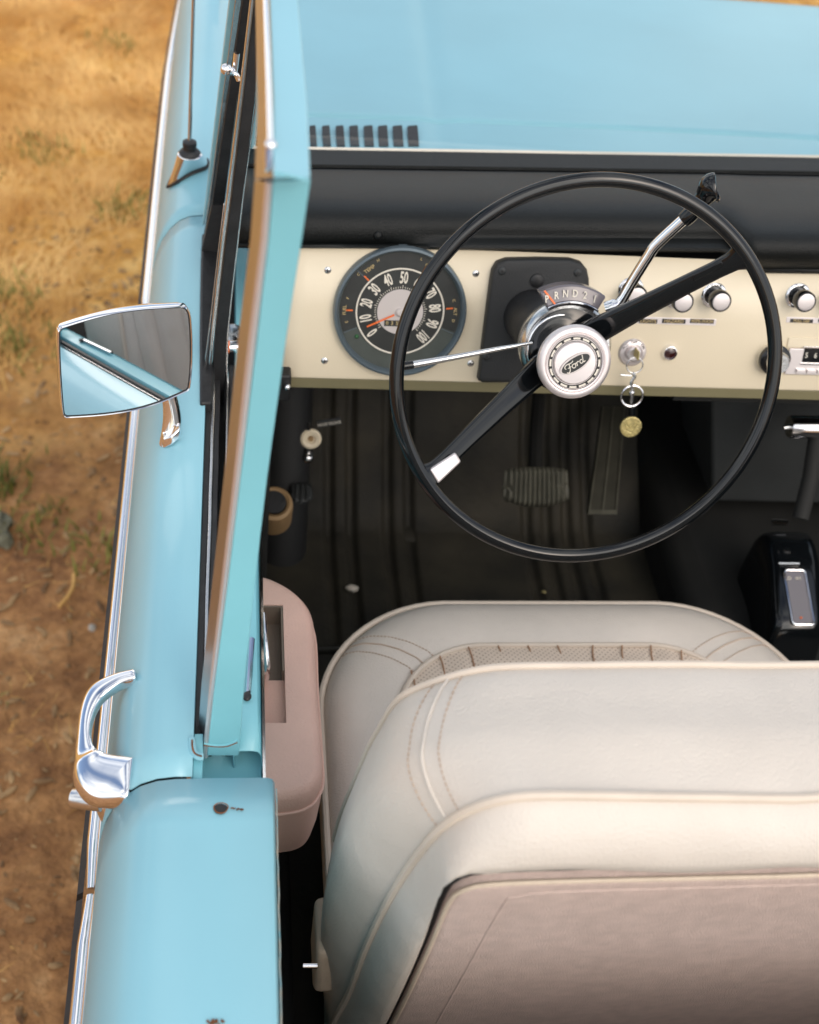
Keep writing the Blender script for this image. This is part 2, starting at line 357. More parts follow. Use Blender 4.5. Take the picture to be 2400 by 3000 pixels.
# ------------------------------------------------------------------ the car
CAR = empty('vintage_car', (0.73, 1.0, 0))
tag(CAR, 'light blue vintage open-top off-roader with cream dashboard and cream seat', 'car')
SPLIT1, SPLIT2 = 1.618, 0.683
# (x, z) shoulder profile of the left body side
PROF = [(-.0300, 1.168), (-.045, 1.1685), (-.060, 1.166), (-.074, 1.159), (-.087, 1.146), (-.098, 1.128), (-.107, 1.104), (-.1135, 1.074), (-.118, 1.035), (-.1215, .98), (-.124, .92), (-.130, .80), (-.132, .66), (-.126, .52)]
def taper(y): return 0.0 if y < 2.0 else 0.018 * (y - 2.0) ** 2 - (0.004 if y > 2 else 0)
def tx(y): return max(0, taper(y))
def sheet(name, ys, prof, m, parent, **kw):
    bm = NB(); grid(bm, [[Vector((x, y, z)) for x, z in prof(y)] for y in ys]); return obj(name, bm, m, parent, **kw)
def lin(a, b, n): return [a + (b - a) * i / (n - 1) for i in range(n)]
flange = lambda pr: [(pr[0][0] + .001, pr[0][1] - .02), (pr[0][0], pr[0][1] - .002)] + pr
fender = sheet('front_fender', lin(SPLIT1 + .0015, 3.05, 40), lambda y: [(.015, 1.19), (-.02, 1.172)] + [(x + tx(y), z - .03 * max(0, y - 1.9) ** 2) for x, z in PROF], 'paint', CAR, solid=.0012)
quarter = sheet('rear_quarter_panel', lin(-1.95, SPLIT2 - .0015, 60), lambda y: [(.041, .60), (.041, 1.10), (.0412, 1.160), (.039, 1.1665), (.034, 1.1685), (-.02, 1.169)] + PROF[1:], 'paint', CAR, solid=.0012)
door = sheet('door', lin(SPLIT2 + .0015, SPLIT1 - .0015, 30), lambda y: flange(PROF), 'paint', CAR, solid=.0012)
# edge flanges that close the panel gaps with a dark seal
for y in (SPLIT1, SPLIT2):
    bm = NB(); ribbon(bm, [Vector((x + .006, y - .012, z - .006)) for x, z in PROF[1:]], [Vector((x + .006, y + .012, z - .006)) for x, z in PROF[1:]], Vector((.004, 0, -.004)))
    obj('door_seal', bm, 'rubber', door)
# inner door top and jamb recess
bm = NB()
ipr = [(.004, 1.12), (.004, 1.150), (.006, 1.1535), (.020, 1.1535), (.026, 1.152), (.0295, 1.146), (.0305, 1.13), (.031, 1.05), (.034, .75)]
grid(bm, [[Vector((x + .0015 * math.sin(y * 3), y, z)) for x, z in ipr] for y in lin(.722, 1.60, 20)])
obj('inner_sill', bm, 'paint_in', door, solid=.0012)
bm = NB()   # recess behind the post: floor and end wall
box(bm, (-.0295, .684, 1.10), (.031, .80, 1.128)); box(bm, (-.0297, .684, 1.10), (-.0215, .735, 1.162)); box(bm, (-.0195, .6825, 1.10), (.0335, .6842, 1.160))
obj('jamb', bm, 'paint_in', quarter, bevel=.001)
bm = NB(); ribbon(bm, [Vector((.0315, y, 1.150)) for y in (.69, 1.0, 1.4, 1.6)], [Vector((.034, y, 1.148)) for y in (.69, 1.0, 1.4, 1.6)], Vector((0, 0, -.05)))
obj('inner_weatherstrip', bm, 'chrome', door)
# chipped dark inner edge line of the quarter panel
bm = NB(); pts = [Vector((.0425 + .0006 * noise.noise(Vector((y * 60, 0, 0))), y, 1.161 + .0012 * noise.noise(Vector((y * 90, 4, 0))))) for y in lin(-1.2, .675, 240)]
tube(bm, pts, .0007, 5); obj('edge_bead', bm, 'chip', quarter)
# rust hole in the top
h = P(646, 2371, z=1.1695); bm = NB()
ring = [Vector((h.x + .0060 * math.cos(a) * (1 + .08 * math.sin(3 * a)), h.y + .0052 * math.sin(a), 1.1700)) for a in [2 * math.pi * i / 20 for i in range(20)]]
cap(bm, [bm.verts.new(p) for p in ring]); obj('screw_hole', bm, 'rubber', quarter)
bm = NB(); tube(bm, [p + Vector((.0004, .001, 0)) for p in ring], .0004, 6, closed=True)
for i in range(9):
    bmesh.ops.create_icosphere(bm, subdivisions=1, radius=random.uniform(.0004, .001), matrix=Matrix.Translation((h.x + .009 + i * .0012, h.y + random.gauss(0, .001), 1.1698)))
obj('rust_ring', bm, 'rust', quarter)
h2 = P(628, 2992, z=1.17); bm = NB()
for i in range(14): bmesh.ops.create_icosphere(bm, subdivisions=1, radius=.0012, matrix=Matrix.Translation((h2.x + random.gauss(0, .003), h2.y + random.gauss(0, .001), 1.1698)))
obj('rust_spot', bm, 'rust', quarter)

# ---- side mouldings (stainless trim along the shoulder)
def trim(name, y0, y1, parent, lab=None):
    bm = NB(); rows = []
    n = max(4, int((y1 - y0) / .05))
    pr = [(.006, .016), (.001, .0155), (-.0015, .014), (-.0028, .011), (-.0030, .0065), (-.0048, .008), (-.0085, .0075), (-.0118, .0055), (-.0135, .002), (-.0140, -.004), (-.012, -.012), (.004, -.014)]
    for i in range(n + 1):
        y = y0 + (y1 - y0) * i / n; e = 1.0 if 0 < i < n else 0.75
        rows.append([Vector((-.1215 + tx(y) + x * e, y, .985 - .03 * max(0, y - 1.9) ** 2 + z * e)) for x, z in pr])
    vs = grid(bm, rows); cap(bm, vs[0]); cap(bm, vs[-1], True)
    o = obj(name, bm, 'chrome', parent, ang=60)
    bm = NB(); ribbon(bm, [Vector((-.1405 + tx(y), y, .9775 - .03 * max(0, y - 1.9) ** 2)) for y in lin(y0, y1, n)], [Vector((-.134 + tx(y), y, .983 - .03 * max(0, y - 1.9) ** 2)) for y in lin(y0, y1, n)], Vector((-.0015, 0, -.012)))
    obj('rubber_insert', bm, 'rubber', o)
    return o
trim('side_moulding', -1.9, .680, quarter); trim('side_moulding', .687, 1.611, door); trim('side_moulding', 1.624, 3.0, fender)

# ---- slot seals
bm = NB(); box(bm, (-.0298, .745, 1.05), (.0040, 1.60, 1.108)); obj('window_slot', bm, 'rubber', door)
for (xa, xb, z, m_, nm) in ((-.0296, -.0235, 1.158, 'rubber', 'belt_seal'), (-.0235, -.0195, 1.155, 'steel', 'belt_moulding'), (-.0195, -.0135, 1.150, 'rubber', 'belt_seal'), (-.0060, -.0025, 1.150, 'steel', 'belt_moulding'), (-.0025, .0036, 1.152, 'rubber', 'belt_seal')):
    bm = NB(); ys = lin(.735, 1.30, 50)
    wob = lambda y: .0008 * noise.noise(Vector((y * 14, z * 50 + xa * 90, 0)))
    ribbon(bm, [Vector((xa + wob(y), y, z)) for y in ys], [Vector((xb + wob(y), y, z - .001)) for y in ys], Vector((0, 0, -.04)))
    obj(nm, bm, m_, door, bevel=.001)
bm = NB()   # black filler rubber at the foot of the vent window
ribbon(bm, [P(a, b_, z=1.173) for a, b_ in ((592, 682), (588, 760), (586, 880), (585, 1000), (586, 1180))], [P(a, b_, z=1.170) for a, b_ in ((655, 682), (650, 760), (640, 880), (632, 1000), (622, 1180))], Vector((0, 0, -.03)))
obj('vent_foot_seal', bm, 'rubber', door, bevel=.003)

# ---- door window frame: rear post + top rail
wf = None
def path_strip(name, m_, L, R, d, parent, bevel=.0, lab=None):
    global wf
    bm = NB(); ribbon(bm, L, R, d); return obj(name, bm, m_, parent, bevel=bevel, smooth=False, label=lab)
Yp = .722
def pp(px, py, y=Yp): return P(px, py, y=y)
# post: photo rows (py: brown left, brown right, bead right, blue right)
rowsP = [(2215, 575, 598, 606, 700), (2000, 590, 618, 629, 717), (1700, 622, 651, 668, 748), (1400, 655, 686, 704, 783), (1000, 696, 726, 752, 838), (700, 733, 764, 787, 885), (530, 745, 777, 800, 910)]
L = [pp(r[3], r[0]) for r in rowsP]; Rr_ = [pp(r[4], r[0]) for r in rowsP]
wf = path_strip('window_frame', 'paint_in', L, Rr_, Vector((0, .016, 0)), door, bevel=.0012)
bm = NB()  # stainless run channel on the outer side of the post, facing outward
tube(bm, [pp((r[2] + r[3]) / 2, r[0], Yp + .003) for r in rowsP], [.0026, .0028, .0030, .0030, .0030, .0028, .0026], 12)
obj('frame_bead', bm, 'silver', wf)
bm = NB(); ribbon(bm, [pp(r[1], r[0], Yp + .026) for r in rowsP], [pp(r[2] + 2, r[0], Yp + .006) for r in rowsP], Vector((.004, .006, 0)))
obj('run_channel', bm, 'channel', wf, bevel=.0008)
# top rail, runs forward at z = 1.74
zt = 1.742
rr_ = [(520, 745, 800, 910), (300, 752, 800, 901), (0, 747, 790, 874), (-280, 742, 778, 838), (-620, 735, 765, 800)]
L = [P(r[2], r[0], z=zt) for r in rr_]; R2 = [P(r[3], r[0], z=zt) for r in rr_]; R3 = [P(r[1], r[0] + (8 if r[0] == 520 else 0), z=zt - .030) for r in rr_]
path_strip('top_rail', 'paint', L, R2, Vector((0, .022, -.013)), wf, bevel=.0015)
path_strip('rail_channel', 'channel', R3, [P(r[2] + 2, r[0], z=zt - .001) for r in rr_], Vector((.004, .012, -.006)), wf, bevel=.0015)
bm = NB(); pts = [P(x, y, z=zt + .002) for x, y in ((792, 425), (787, 250), (778, 0), (768, -280), (760, -620))]
tube(bm, smoothpts(pts, 4), .0022, 10); bmesh.ops.create_uvsphere(bm, u_segments=12, v_segments=8, radius=.0042, matrix=Matrix.Translation(P(793, 427, z=zt + .002)))
tube(bm, [P(789, 440, z=zt), P(786, 500, z=zt - .006)], [.003, .0018], 8)
obj('drip_moulding', bm, 'chrome', wf)
bm = NB()  # weld seams at the kink and at the foot
tube(bm, smoothpts([P(x, y, z=zt + .0008) for x, y in ((803, 505), (835, 512), (870, 520), (906, 530))], 5), .0011, 6)
obj('weld_seam', bm, 'paint_in', wf); bm = NB()
tube(bm, smoothpts([P(x, y, y=Yp - .0005) for x, y in ((598, 2178), (630, 2184), (665, 2182), (695, 2170))], 5), .0009, 6)
obj('weld_seam', bm, 'paint_in', wf)
bm = NB(); tube(bm, smoothpts([P(x, y, y=Yp - .0002) for x, y in ((597, 2184), (630, 2188), (665, 2187), (696, 2175))], 5), .0005, 6)
tube(bm, smoothpts([P(x, y, z=1.172) for x, y in ((563, 2168), (564, 2190), (572, 2208), (592, 2216))], 5), .0008, 6)
obj('rust_line', bm, 'rust', wf)
bm = NB(); tube(bm, smoothpts([P(x, y, z=1.168) for x, y in ((562, 2165), (566, 2200), (580, 2216), (596, 2217))], 5), .0035, 8)
obj('frame_foot', bm, 'paint', wf)

# ---- vent window: pillar, rubber, division bar, glass
def vbar(name, m_, pts, th, parent, bevel=.0008, dx=0):   # pts: (py, pxL, pxR, y)
    bm = NB(); ribbon(bm, [P(a, py, y=y) for py, a, b_, y in pts], [P(b_, py, y=y) for py, a, b_, y in pts], Vector((dx, th, 0)))
    return obj(name, bm, m_, parent, bevel=bevel, smooth=False)
def ext(pts):   # continue a bar up to the header
    (p1, a1, b1, y1), (p2, a2, b2, y2) = pts[-2], pts[-1]
    k = 420 / (p1 - p2); return pts + [(p2 - 420, a2 + (a2 - a1) * k, b2 + (b2 - b1) * k, y2 + (y2 - y1) * k)]
vw = vbar('vent_window_frame', 'steel', ext([(685, 597, 606, 1.563), (600, 611, 622, 1.535), (300, 650, 666, 1.46), (0, 689, 711, 1.381)]), .01, door)
vbar('pillar_edge', 'paint', ext([(660, 593, 598, 1.570), (600, 602, 610, 1.545), (300, 637, 650, 1.47), (0, 673, 689, 1.391)]), .03, vw)
vbar('vent_seal', 'rubber', ext([(760, 585, 640, 1.52), (600, 621, 658, 1.527), (300, 666, 694, 1.45), (0, 711, 733, 1.372)]), .015, vw)
db = vbar('division_bar', 'steel', ext([(1070, 612, 622, 1.262), (972, 619, 631, 1.256), (842, 632, 645, 1.249), (700, 648, 661, 1.243), (582, 663, 677, 1.238), (300, 698, 710, 1.228), (0, 733, 744, 1.218)]), .010, vw, bevel=.002)
vbar('division_seal', 'rubber', ext([(1180, 618, 655, 1.275), (972, 632, 666, 1.265), (842, 646, 680, 1.258), (700, 662, 696, 1.252), (582, 678, 710, 1.247), (300, 711, 746, 1.237), (0, 745, 758, 1.227)]), .012, vw)
vbar('division_trim', 'steel', ext([(1250, 657, 662, 1.285), (972, 665, 670, 1.268), (842, 679, 684, 1.261), (582, 709, 714, 1.250), (320, 746, 750, 1.240), (0, 757, 760, 1.230)]), .006, vw)
vbar('division_edge', 'steel', [(1250, 600, 605, 1.285), (1050, 601, 607, 1.27), (900, 620, 623, 1.262), (760, 636, 639, 1.255), (600, 655, 658, 1.247)], .004, vw)
bm = NB(); a0, a1, b0, b1 = P(648, 700, y=1.52), P(729, 0, y=1.37), P(640, 850, y=1.262), P(733, 0, y=1.23)
bm.faces.new([bm.verts.new(p) for p in (a0, a1, b1, b0)]); obj('vent_glass', bm, 'glass', vw, smooth=False)
lt = NB(); c0 = P(663, 203, y=1.34)
tube(lt, [c0, P(680, 207, y=1.34)], .0042, 10); tube(lt, smoothpts([P(686, 215, y=1.345), P(690, 190, y=1.345), P(694, 155, y=1.345)]), .0032, 8)
tube(lt, smoothpts([P(672, 212, y=1.34), P(690, 216, y=1.34), P(700, 235, y=1.34)]), .0028, 8)
bmesh.ops.create_uvsphere(lt, u_segments=14, v_segments=8, radius=.0062, matrix=Matrix.Translation(c0))
obj('vent_latch', lt, 'chrome', vw)
# chrome lock knob with amber end on the inner sill
bm = NB(); q = P(687, 1000, z=1.165); lathe(bm, [(0, .003), (.014, .003), (.017, 0), (.017, -.004)], 32, Matrix.Translation(P(681, 985, z=1.155)) @ Matrix.Diagonal((1, 1.6, 1, 1)))
kn = obj('window_crank_plate', bm, 'steel', door)
bm = NB(); p1, p2 = P(668, 1016, z=1.172), P(704, 1016, z=1.172); tube(bm, [p1, p2], .0075, 16); obj('crank_knob', bm, 'chrome', kn)
bm = NB(); tube(bm, [p1 + Vector((-.002, 0, 0)), p1 + Vector((.002, 0, 0))], .0078, 16); obj('knob_end', bm, 'orange', kn)

# ---- armrest panel, pocket, pull handle
AO = P(830, 2000, z=1.0)
arm = [(725, 1672), (765, 1680), (800, 1690), (850, 1715), (890, 1748), (915, 1790), (926, 1850), (930, 1960), (938, 2080), (945, 2180), (948, 2240), (940, 2275), (915, 2310), (870, 2330), (800, 2338), (772, 2337), (725, 2335)]
bm = NB(); top = [P(x, y, z=1.0) for x, y in arm]
cen = sum(top, Vector()) / len(top)
rings = []
def inset(pts, d, dz):
    n = len(pts); out = []
    for i, p in enumerate(pts):
        a, b_ = pts[i - 1], pts[(i + 1) % n]; t_ = (b_ - a).normalized(); nn = Vector((-t_.y, t_.x, 0))
        if (cen - p).dot(nn) < 0: nn = -nn
        out.append(p + nn * d + Vector((0, 0, dz)))
    return out
topd = smoothpts(top, 3)
for d_, dz in ((.006, -.11), (.002, -.085), (-.0005, -.05), (0, -.022), (.001, -.008), (.006, .0), (.012, .002)): rings.append(inset(topd, d_, dz))
vs = grid(bm, rings, True)
pk = [P(x, y, z=1.002) for x, y in ((766, 1772), (829, 1772), (829, 2118), (766, 2118))]
ztop = vs[-1][0].co.z
pkl = [Vector((pk[0].x, pk[0].y, ztop)), Vector((pk[1].x, pk[0].y, ztop)), Vector((pk[1].x, pk[2].y, ztop)), Vector((pk[0].x, pk[2].y, ztop))]
pr_ = [bm.verts.new(p) for p in pkl]; pe = [bm.edges.new((pr_[i], pr_[(i + 1) % 4])) for i in range(4)]
oe = [bm.edges.get((vs[-1][i], vs[-1][(i + 1) % len(vs[-1])])) for i in range(len(vs[-1]))]
bmesh.ops.triangle_fill(bm, use_beauty=True, use_dissolve=False, edges=pe + [e for e in oe if e])
ar = obj('armrest', bm, 'armrest', door, ang=50)
ys_ = P(780, 1992, z=.985).y
bm = NB(); a, c_ = pkl[0], pkl[2]
for (p, q) in ((pkl[0], pkl[1]), (pkl[1], pkl[2]), (pkl[2], pkl[3]), (pkl[3], pkl[0])):
    bm.faces.new([bm.verts.new(v) for v in (p, q, q - Vector((0, 0, .035)), p - Vector((0, 0, .035)))])
bm.faces.new([bm.verts.new(v) for v in (Vector((a.x, ys_, ztop - .018)), Vector((c_.x, ys_, ztop - .018)), Vector((c_.x, c_.y, ztop - .018)), Vector((a.x, c_.y, ztop - .018)))])
obj('pocket_wall', bm, 'armrest', ar, smooth=False)
bm = NB(); box(bm, (a.x, ys_, ztop - .034), (c_.x - .0005, a.y - .0005, ztop - .031)); box(bm, (c_.x - .0025, ys_, ztop - .031), (c_.x - .0006, a.y - .0006, ztop - .001)); box(bm, (a.x, a.y - .0025, ztop - .031), (c_.x - .0026, a.y - .0006, ztop - .001))
obj('pocket_liner', bm, 'pocket', ar, smooth=False)
bm = NB(); tube(bm, smoothpts([P(772, 1800, z=1.03), P(777, 1880, z=1.03), P(783, 1950, z=1.015), P(780, 1985, z=.995), P(772, 1990, z=.985)]), .0036, 10)
obj('pull_handle', bm, 'chrome', door)
bm = NB(); tube(bm, smoothpts(inset(topd, -.0012, -.028)[8:], 2), .0018, 8); obj('armrest_seam', bm, 'armrest', ar)
bm = NB(); p1, p2 = P(738, 1872, z=1.156), P(728, 2030, z=1.156)
tube(bm, [p1, p2], .0028, 8); o = obj('lock_rod', bm, 'chrome', door)
bm = NB(); bmesh.ops.create_uvsphere(bm, u_segments=16, v_segments=8, radius=.0042, matrix=Matrix.Translation(P(724, 2040, z=1.156)) @ Matrix.Diagonal((1, 1.3, .6, 1))); obj('lock_hole', bm, 'rubber', o)

# ---- exterior mirror
mc = P(365, 1060, z=1.265)
tgt = Vector((.015, .90, 1.16))
mn = ((CAM - mc).normalized() + (tgt - mc).normalized()).normalized()
outl = [(172, 965), (180, 957), (250, 935), (330, 915), (420, 902), (500, 897), (538, 896), (552, 905), (560, 930), (564, 1000), (563, 1080), (558, 1130), (553, 1143), (540, 1150), (470, 1180), (390, 1203), (300, 1217), (200, 1224), (188, 1222), (181, 1210), (174, 1130), (169, 1040), (168, 975)]
loop = [on_plane(x, y, mc, mn) for x, y in outl]
def close_smooth(l, k=3):
    q = smoothpts([l[-1]] + l + [l[0], l[1]], k); return q[k:-k - 1 - 0][: len(l) * k]
loop = close_smooth(loop)
mcen = sum(loop, Vector()) / len(loop)
def sc_(l, s, off): return [mcen + (p - mcen) * s - mn * off for p in l]
bm = NB(); vs = grid(bm, [sc_(loop, .970, -.0005), sc_(loop, .985, -.002), sc_(loop, 1.0, .0), sc_(loop, 1.0, .008), sc_(loop, .93, .018), sc_(loop, .75, .026), sc_(loop, .3, .030)], True)
cap(bm, vs[-1])
hs = obj('side_mirror', bm, 'chrome', door, ang=60)
bm = NB(); cap(bm, [bm.verts.new(p) for p in sc_(loop, .975, .0003)]); obj('mirror_glass', bm, 'mirror', hs, smooth=False)
bm = NB(); tube(bm, sc_(loop, .972, -.0002), .0009, 6, closed=True); obj('mirror_gasket', bm, 'rubber', hs)
bm = NB(); ft = P(500, 1296, z=1.158)
arm_ = [(ft + Vector((0, -.002, .0))), ft + Vector((.002, .010, .030)), ft + Vector((-.004, .020, .062)), mcen - mn * .022 + Vector((.03, 0, -.01))]
ap = smoothpts(arm_, 5)
rows = []
for i, p in enumerate(ap):
    wv = .0125 - .004 * min(1, i / 8); rows.append([p + Vector((wv * math.cos(a), .008 * math.sin(a), .002 * math.sin(a))) for a in [2 * math.pi * j / 16 for j in range(16)]])
vs = grid(bm, rows, True); cap(bm, vs[0]); cap(bm, vs[-1], True)
obj('mirror_arm', bm, 'chrome', hs, ang=60)
bm = NB(); fo = [P(x, y, z=z) for x, y, z in ((472, 1288, 1.160), (515, 1268, 1.171), (529, 1262, 1.172), (528, 1285, 1.171), (505, 1305, 1.166), (478, 1317, 1.158))]
prism(bm, fo, Vector((0, .004, .012))); obj('mirror_foot', bm, 'chrome', hs, bevel=.002)
bm = NB(); bmesh.ops.create_uvsphere(bm, u_segments=12, v_segments=8, radius=.004, matrix=Matrix.Translation(P(487, 1278, z=1.17))); obj('mirror_screw', bm, 'steel', hs)

# ---- exterior door handle
hp = [(398, 1956), (356, 1964), (314, 1977), (275, 1997), (253, 2022), (239, 2056), (231, 2095), (225, 2151), (220, 2220), (217, 2262), (225, 2290), (242, 2312), (267, 2329), (306, 2338), (367, 2343), (381, 2329), (389, 2229), (384, 2219), (331, 2212), (306, 2206), (284, 2192), (270, 2173), (264, 2137), (270, 2095), (281, 2064), (300, 2034), (328, 2011), (360, 1992), (400, 1983)]
ZH = 1.050
up = [P(x, y, z=1.128 + max(0, (x - 217) / 181) * .026) for x, y in hp]
bm = NB()
# cross-sections between outer and inner edges -> rounded grip
outer = [up[i] for i in range(0, 15)]; inner = [up[28], up[27], up[26], up[25], up[24], up[23], up[22], up[21], up[20], up[19], up[19], up[18], up[17], up[16], up[15]]
outer = smoothpts(outer, 3); inner = smoothpts(inner, 3)
rows = []
for i, (a, b_) in enumerate(zip(outer, inner)):
    c_ = (a + b_) / 2; hw = (b_ - a) / 2 * 1.14; wl = hw.length
    th = .0085 if i < 25 else .012
    ring = []
    for j in range(16):
        an = 2 * math.pi * j / 16; ca, sa = math.cos(an), math.sin(an)
        ca = math.copysign(abs(ca) ** .6, ca); sa = math.copysign(abs(sa) ** .6, sa)
        ring.append(c_ + hw * ca + Vector((0, 0, th * sa - .008)))
    rows.append(ring)
vs = grid(bm, rows, True); cap(bm, vs[0]); cap(bm, vs[-1], True)
dh = obj('door_handle', bm, 'chrome', door, sub=1, ang=80)
bm = NB(); e1 = P(345, 2305, z=1.112)
rows = []
for k_, (dx, dy, dz, s_) in enumerate(((0, .012, 0, 1), (-.004, 0, -.01, .95), (-.003, -.008, -.03, .7), (.0, -.012, -.05, .5))):
    rows.append([e1 + Vector((dx + .022 * s_ * math.cos(a), dy + .016 * s_ * math.sin(a), dz)) for a in [2 * math.pi * j / 20 for j in range(20)]])
vs = grid(bm, rows, True); cap(bm, vs[0]); cap(bm, vs[-1], True); obj('handle_pedestal', bm, 'chrome', dh)
bm = NB(); b1_, b2_ = P(212, 2338, z=1.095), P(300, 2348, z=1.10)
tube(bm, [b1_, b1_ + (b2_ - b1_) * .04, b2_], [.0086, .0094, .0094], 24); obj('push_button', bm, 'steel', dh)
bm = NB()
gk = smoothpts([P(402, 1985, z=1.10), P(414, 2020, z=1.115), P(418, 2090, z=1.118), P(414, 2180, z=1.115), P(402, 2250, z=1.11)], 6)
tube(bm, gk, .0007, 6)
obj('handle_gasket', bm, 'paint_in', dh)

# ---- antenna
bm = NB(); top_c = P(556, 452, z=1.205)
rows = []
basep = [P(x, y, z=z) for x, y, z in ((490, 546, 1.138), (520, 530, 1.158), (560, 508, 1.168), (600, 492, 1.172), (610, 478, 1.173), (604, 462, 1.175), (575, 470, 1.178), (540, 485, 1.172), (508, 510, 1.158))]
nb = len(basep); tops = [top_c + Vector((.0175 * math.cos(a), .0175 * math.sin(a), 0)) for a in [math.radians(200 + 360 * i / nb) for i in range(nb)]]
b3 = smoothpts(basep + [basep[0]], 4)[:-1]; t3 = smoothpts(tops + [tops[0]], 4)[:-1]
vs = grid(bm, [b3, [a * .72 + c_ * .28 for a, c_ in zip(b3, t3)], [a * .3 + c_ * .7 for a, c_ in zip(b3, t3)], t3, [top_c + (p - top_c) * .75 + Vector((0, 0, .002)) for p in t3]], True)
cap(bm, vs[0]); cap(bm, vs[-1], True); an_ = obj('antenna', bm, 'chrome', fender, ang=50)
bm = NB(); tube(bm, [b + Vector((0, -.0005, -.001)) for b in b3], .0022, 6, closed=True); obj('antenna_gasket', bm, 'rubber', an_)
bm = NB(); lathe(bm, [(.0150, .001), (.0155, .003), (.013, .006), (.0098, .008), (.0094, .013), (.0102, .014), (.0098, .0195), (.006, .021)], 24, Matrix.Translation(top_c)); obj('antenna_nut', bm, 'rubber', an_)
bm = NB(); m0 = top_c + Vector((0, 0, .020)); tube(bm, [m0, m0 + Vector((.006, 0, .16)), m0 + Vector((.02, 0, .5)), m0 + Vector((.035, 0, .8))], [.0028, .0026, .0022, .0015], 10); obj('antenna_mast', bm, 'steel', an_)

# ---- hood, cowl, windshield
cx0, cx1 = .035, 1.50
def cowl_y(x): return 1.668 + .055 * ((x - .1) / .8)*.9
hz = lambda x, y: 1.209 - .070 * (y - 1.75) + .012 * math.cos((x - .73) * 1.6) - (.004 * math.exp(-((x - (.305 + .06 * (y - 1.8))) / .016) ** 2))
bm = NB(); hx = lin(.048, 1.412, 120); grid(bm, [[Vector((x, y, hz(x, y))) for x in hx] for y in lin(1.847, 2.535, 30)] + [[Vector((x, 2.550, hz(x, 2.55) - .006)) for x in hx], [Vector((x, 2.553, hz(x, 2.52) - .05)) for x in hx], [Vector((x, 2.54, .8)) for x in hx]])
obj('hood', bm, 'paint', CAR, solid=.001, ang=60)
bm = NB()
cz = hz
grid(bm, [[Vector((x, y, cz(x, y) - (.0003 if y > 1.84 else 0))) for x in hx] for y in [1.64, 1.68, 1.72, 1.76, 1.80, 1.83, 1.845, 1.86]])
cw = obj('cowl', bm, 'paint', CAR)
for (xa, xb) in ((905, 926), (943, 967), (983, 1008), (1023, 1050), (1065, 1093), (1107, 1136), (1150, 1180), (1193, 1225)):
    zc = cz(.2, 1.74) + .0016
    pts = [P(x, y, z=zc) for x, y in ((xa + 4, 427), (xa, 372), (xa + 3, 368), (xb - 3, 366), (xb - 1, 370), (xb + 3, 427))]
    bm = NB(); prism(bm, pts, Vector((0, 0, -.0012))); obj('air_slot', bm, 'rubber', cw, smooth=False)
yb0, zb0 = 1.672, 1.248; yt0, zt0 = 1.43, 1.742
bm = NB(); fx0, fx1 = -.012, 1.472
hd = lambda x: .02 * math.cos((x - .73) * 2.0) - .003
lo = [(x, yb0 + hd(x) * 1.2 - .01, zb0) for x in lin(fx0 + .02, fx1 - .02, 16)]; hi = [(x, yt0 + hd(x) * 1.2, zt0) for x in lin(fx0 + .06, fx1 - .06, 16)]
wsf = None
bm = NB(); tube(bm, [Vector(p) for p in hi], .022, 12); tube(bm, [Vector(lo[0]) + Vector((0, .01, -.02)), Vector(hi[0])], [.02, .016], 10); tube(bm, [Vector(lo[-1]) + Vector((0, .01, -.02)), Vector(hi[-1])], [.02, .016], 10)
wsf = obj('windshield_frame', bm, 'paint', CAR)
bm = NB(); grid(bm, [[Vector(p) for p in lo], [Vector(p) for p in hi]]); obj('windshield_glass', bm, 'glass', wsf)
# bright lower edge and black lower frame seen inside
def bandpts(py0, py1, z): return [P(px, py0 + (py1 - py0) * (px - 910) / 1490, z=z) for px in (700, 910, 1150, 1400, 1650, 1900, 2150, 2400, 2800, 3300)]
zed = 1.262
bm = NB(); ribbon(bm, bandpts(429, 453, zed), bandpts(436, 460, zed - .001), Vector((0, 0, -.03))); obj('lower_bead', bm, 'white', wsf, bevel=.001)
bm = NB(); ribbon(bm, bandpts(437, 461, zed + .001), bandpts(482, 502, zed + .004), Vector((0, 0, -.02))); obj('lower_frame', bm, 'pad', wsf, bevel=.0015)

# ---- dashboard
TH = rad(17); DN = Vector((0, -math.cos(TH), math.sin(TH))); DE = Vector((1, 0, 0)); DU = Vector((0, math.sin(TH), math.cos(TH)))
DO = Vector((.2055, 1.353, 1.202))
def D(px, py, off=0): return on_plane(px, py, DO + DN * off, DN)
def DM(px, py, off=0): return frame_m(D(px, py, off), DE, DU, DN)
zb_ = lambda p: (p - DO).dot(DU)
vbot, vtop = zb_(D(1500, 1119)), zb_(D(1000, 717))
bm = NB(); rows = []
for v, o_ in ((vbot - .001, -.022), (vbot - .002, -.004), (vbot - .0005, -.0008), (vbot + .002, 0), (0, 0), (vtop, 0)):
    rows.append([DO + DE * (x - DO.x) + DU * v + DN * o_ for x in lin(.055, 1.40, 40)])
grid(bm, rows); dash = obj('dashboard', bm, 'cream', CAR, solid=.001)
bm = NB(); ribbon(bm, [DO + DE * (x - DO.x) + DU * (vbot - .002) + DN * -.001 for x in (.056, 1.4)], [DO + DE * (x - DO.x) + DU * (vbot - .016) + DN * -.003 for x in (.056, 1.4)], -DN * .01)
obj('dash_lower_lip', bm, 'cream_shaded', dash, bevel=.001)
# left end clip
bm = NB(); p = D(840, 1125, .004); box(bm, (p.x - .012, p.y - .01, p.z - .02), (p.x + .005, p.y + .02, p.z + .02)); obj('dash_end_bracket', bm, 'rubber', dash, bevel=.003)
bm = NB(); bmesh.ops.create_uvsphere(bm, u_segments=12, v_segments=8, radius=.0045, matrix=Matrix.Translation(D(842, 1134, .018))); obj('bracket_screw', bm, 'chrome', dash)

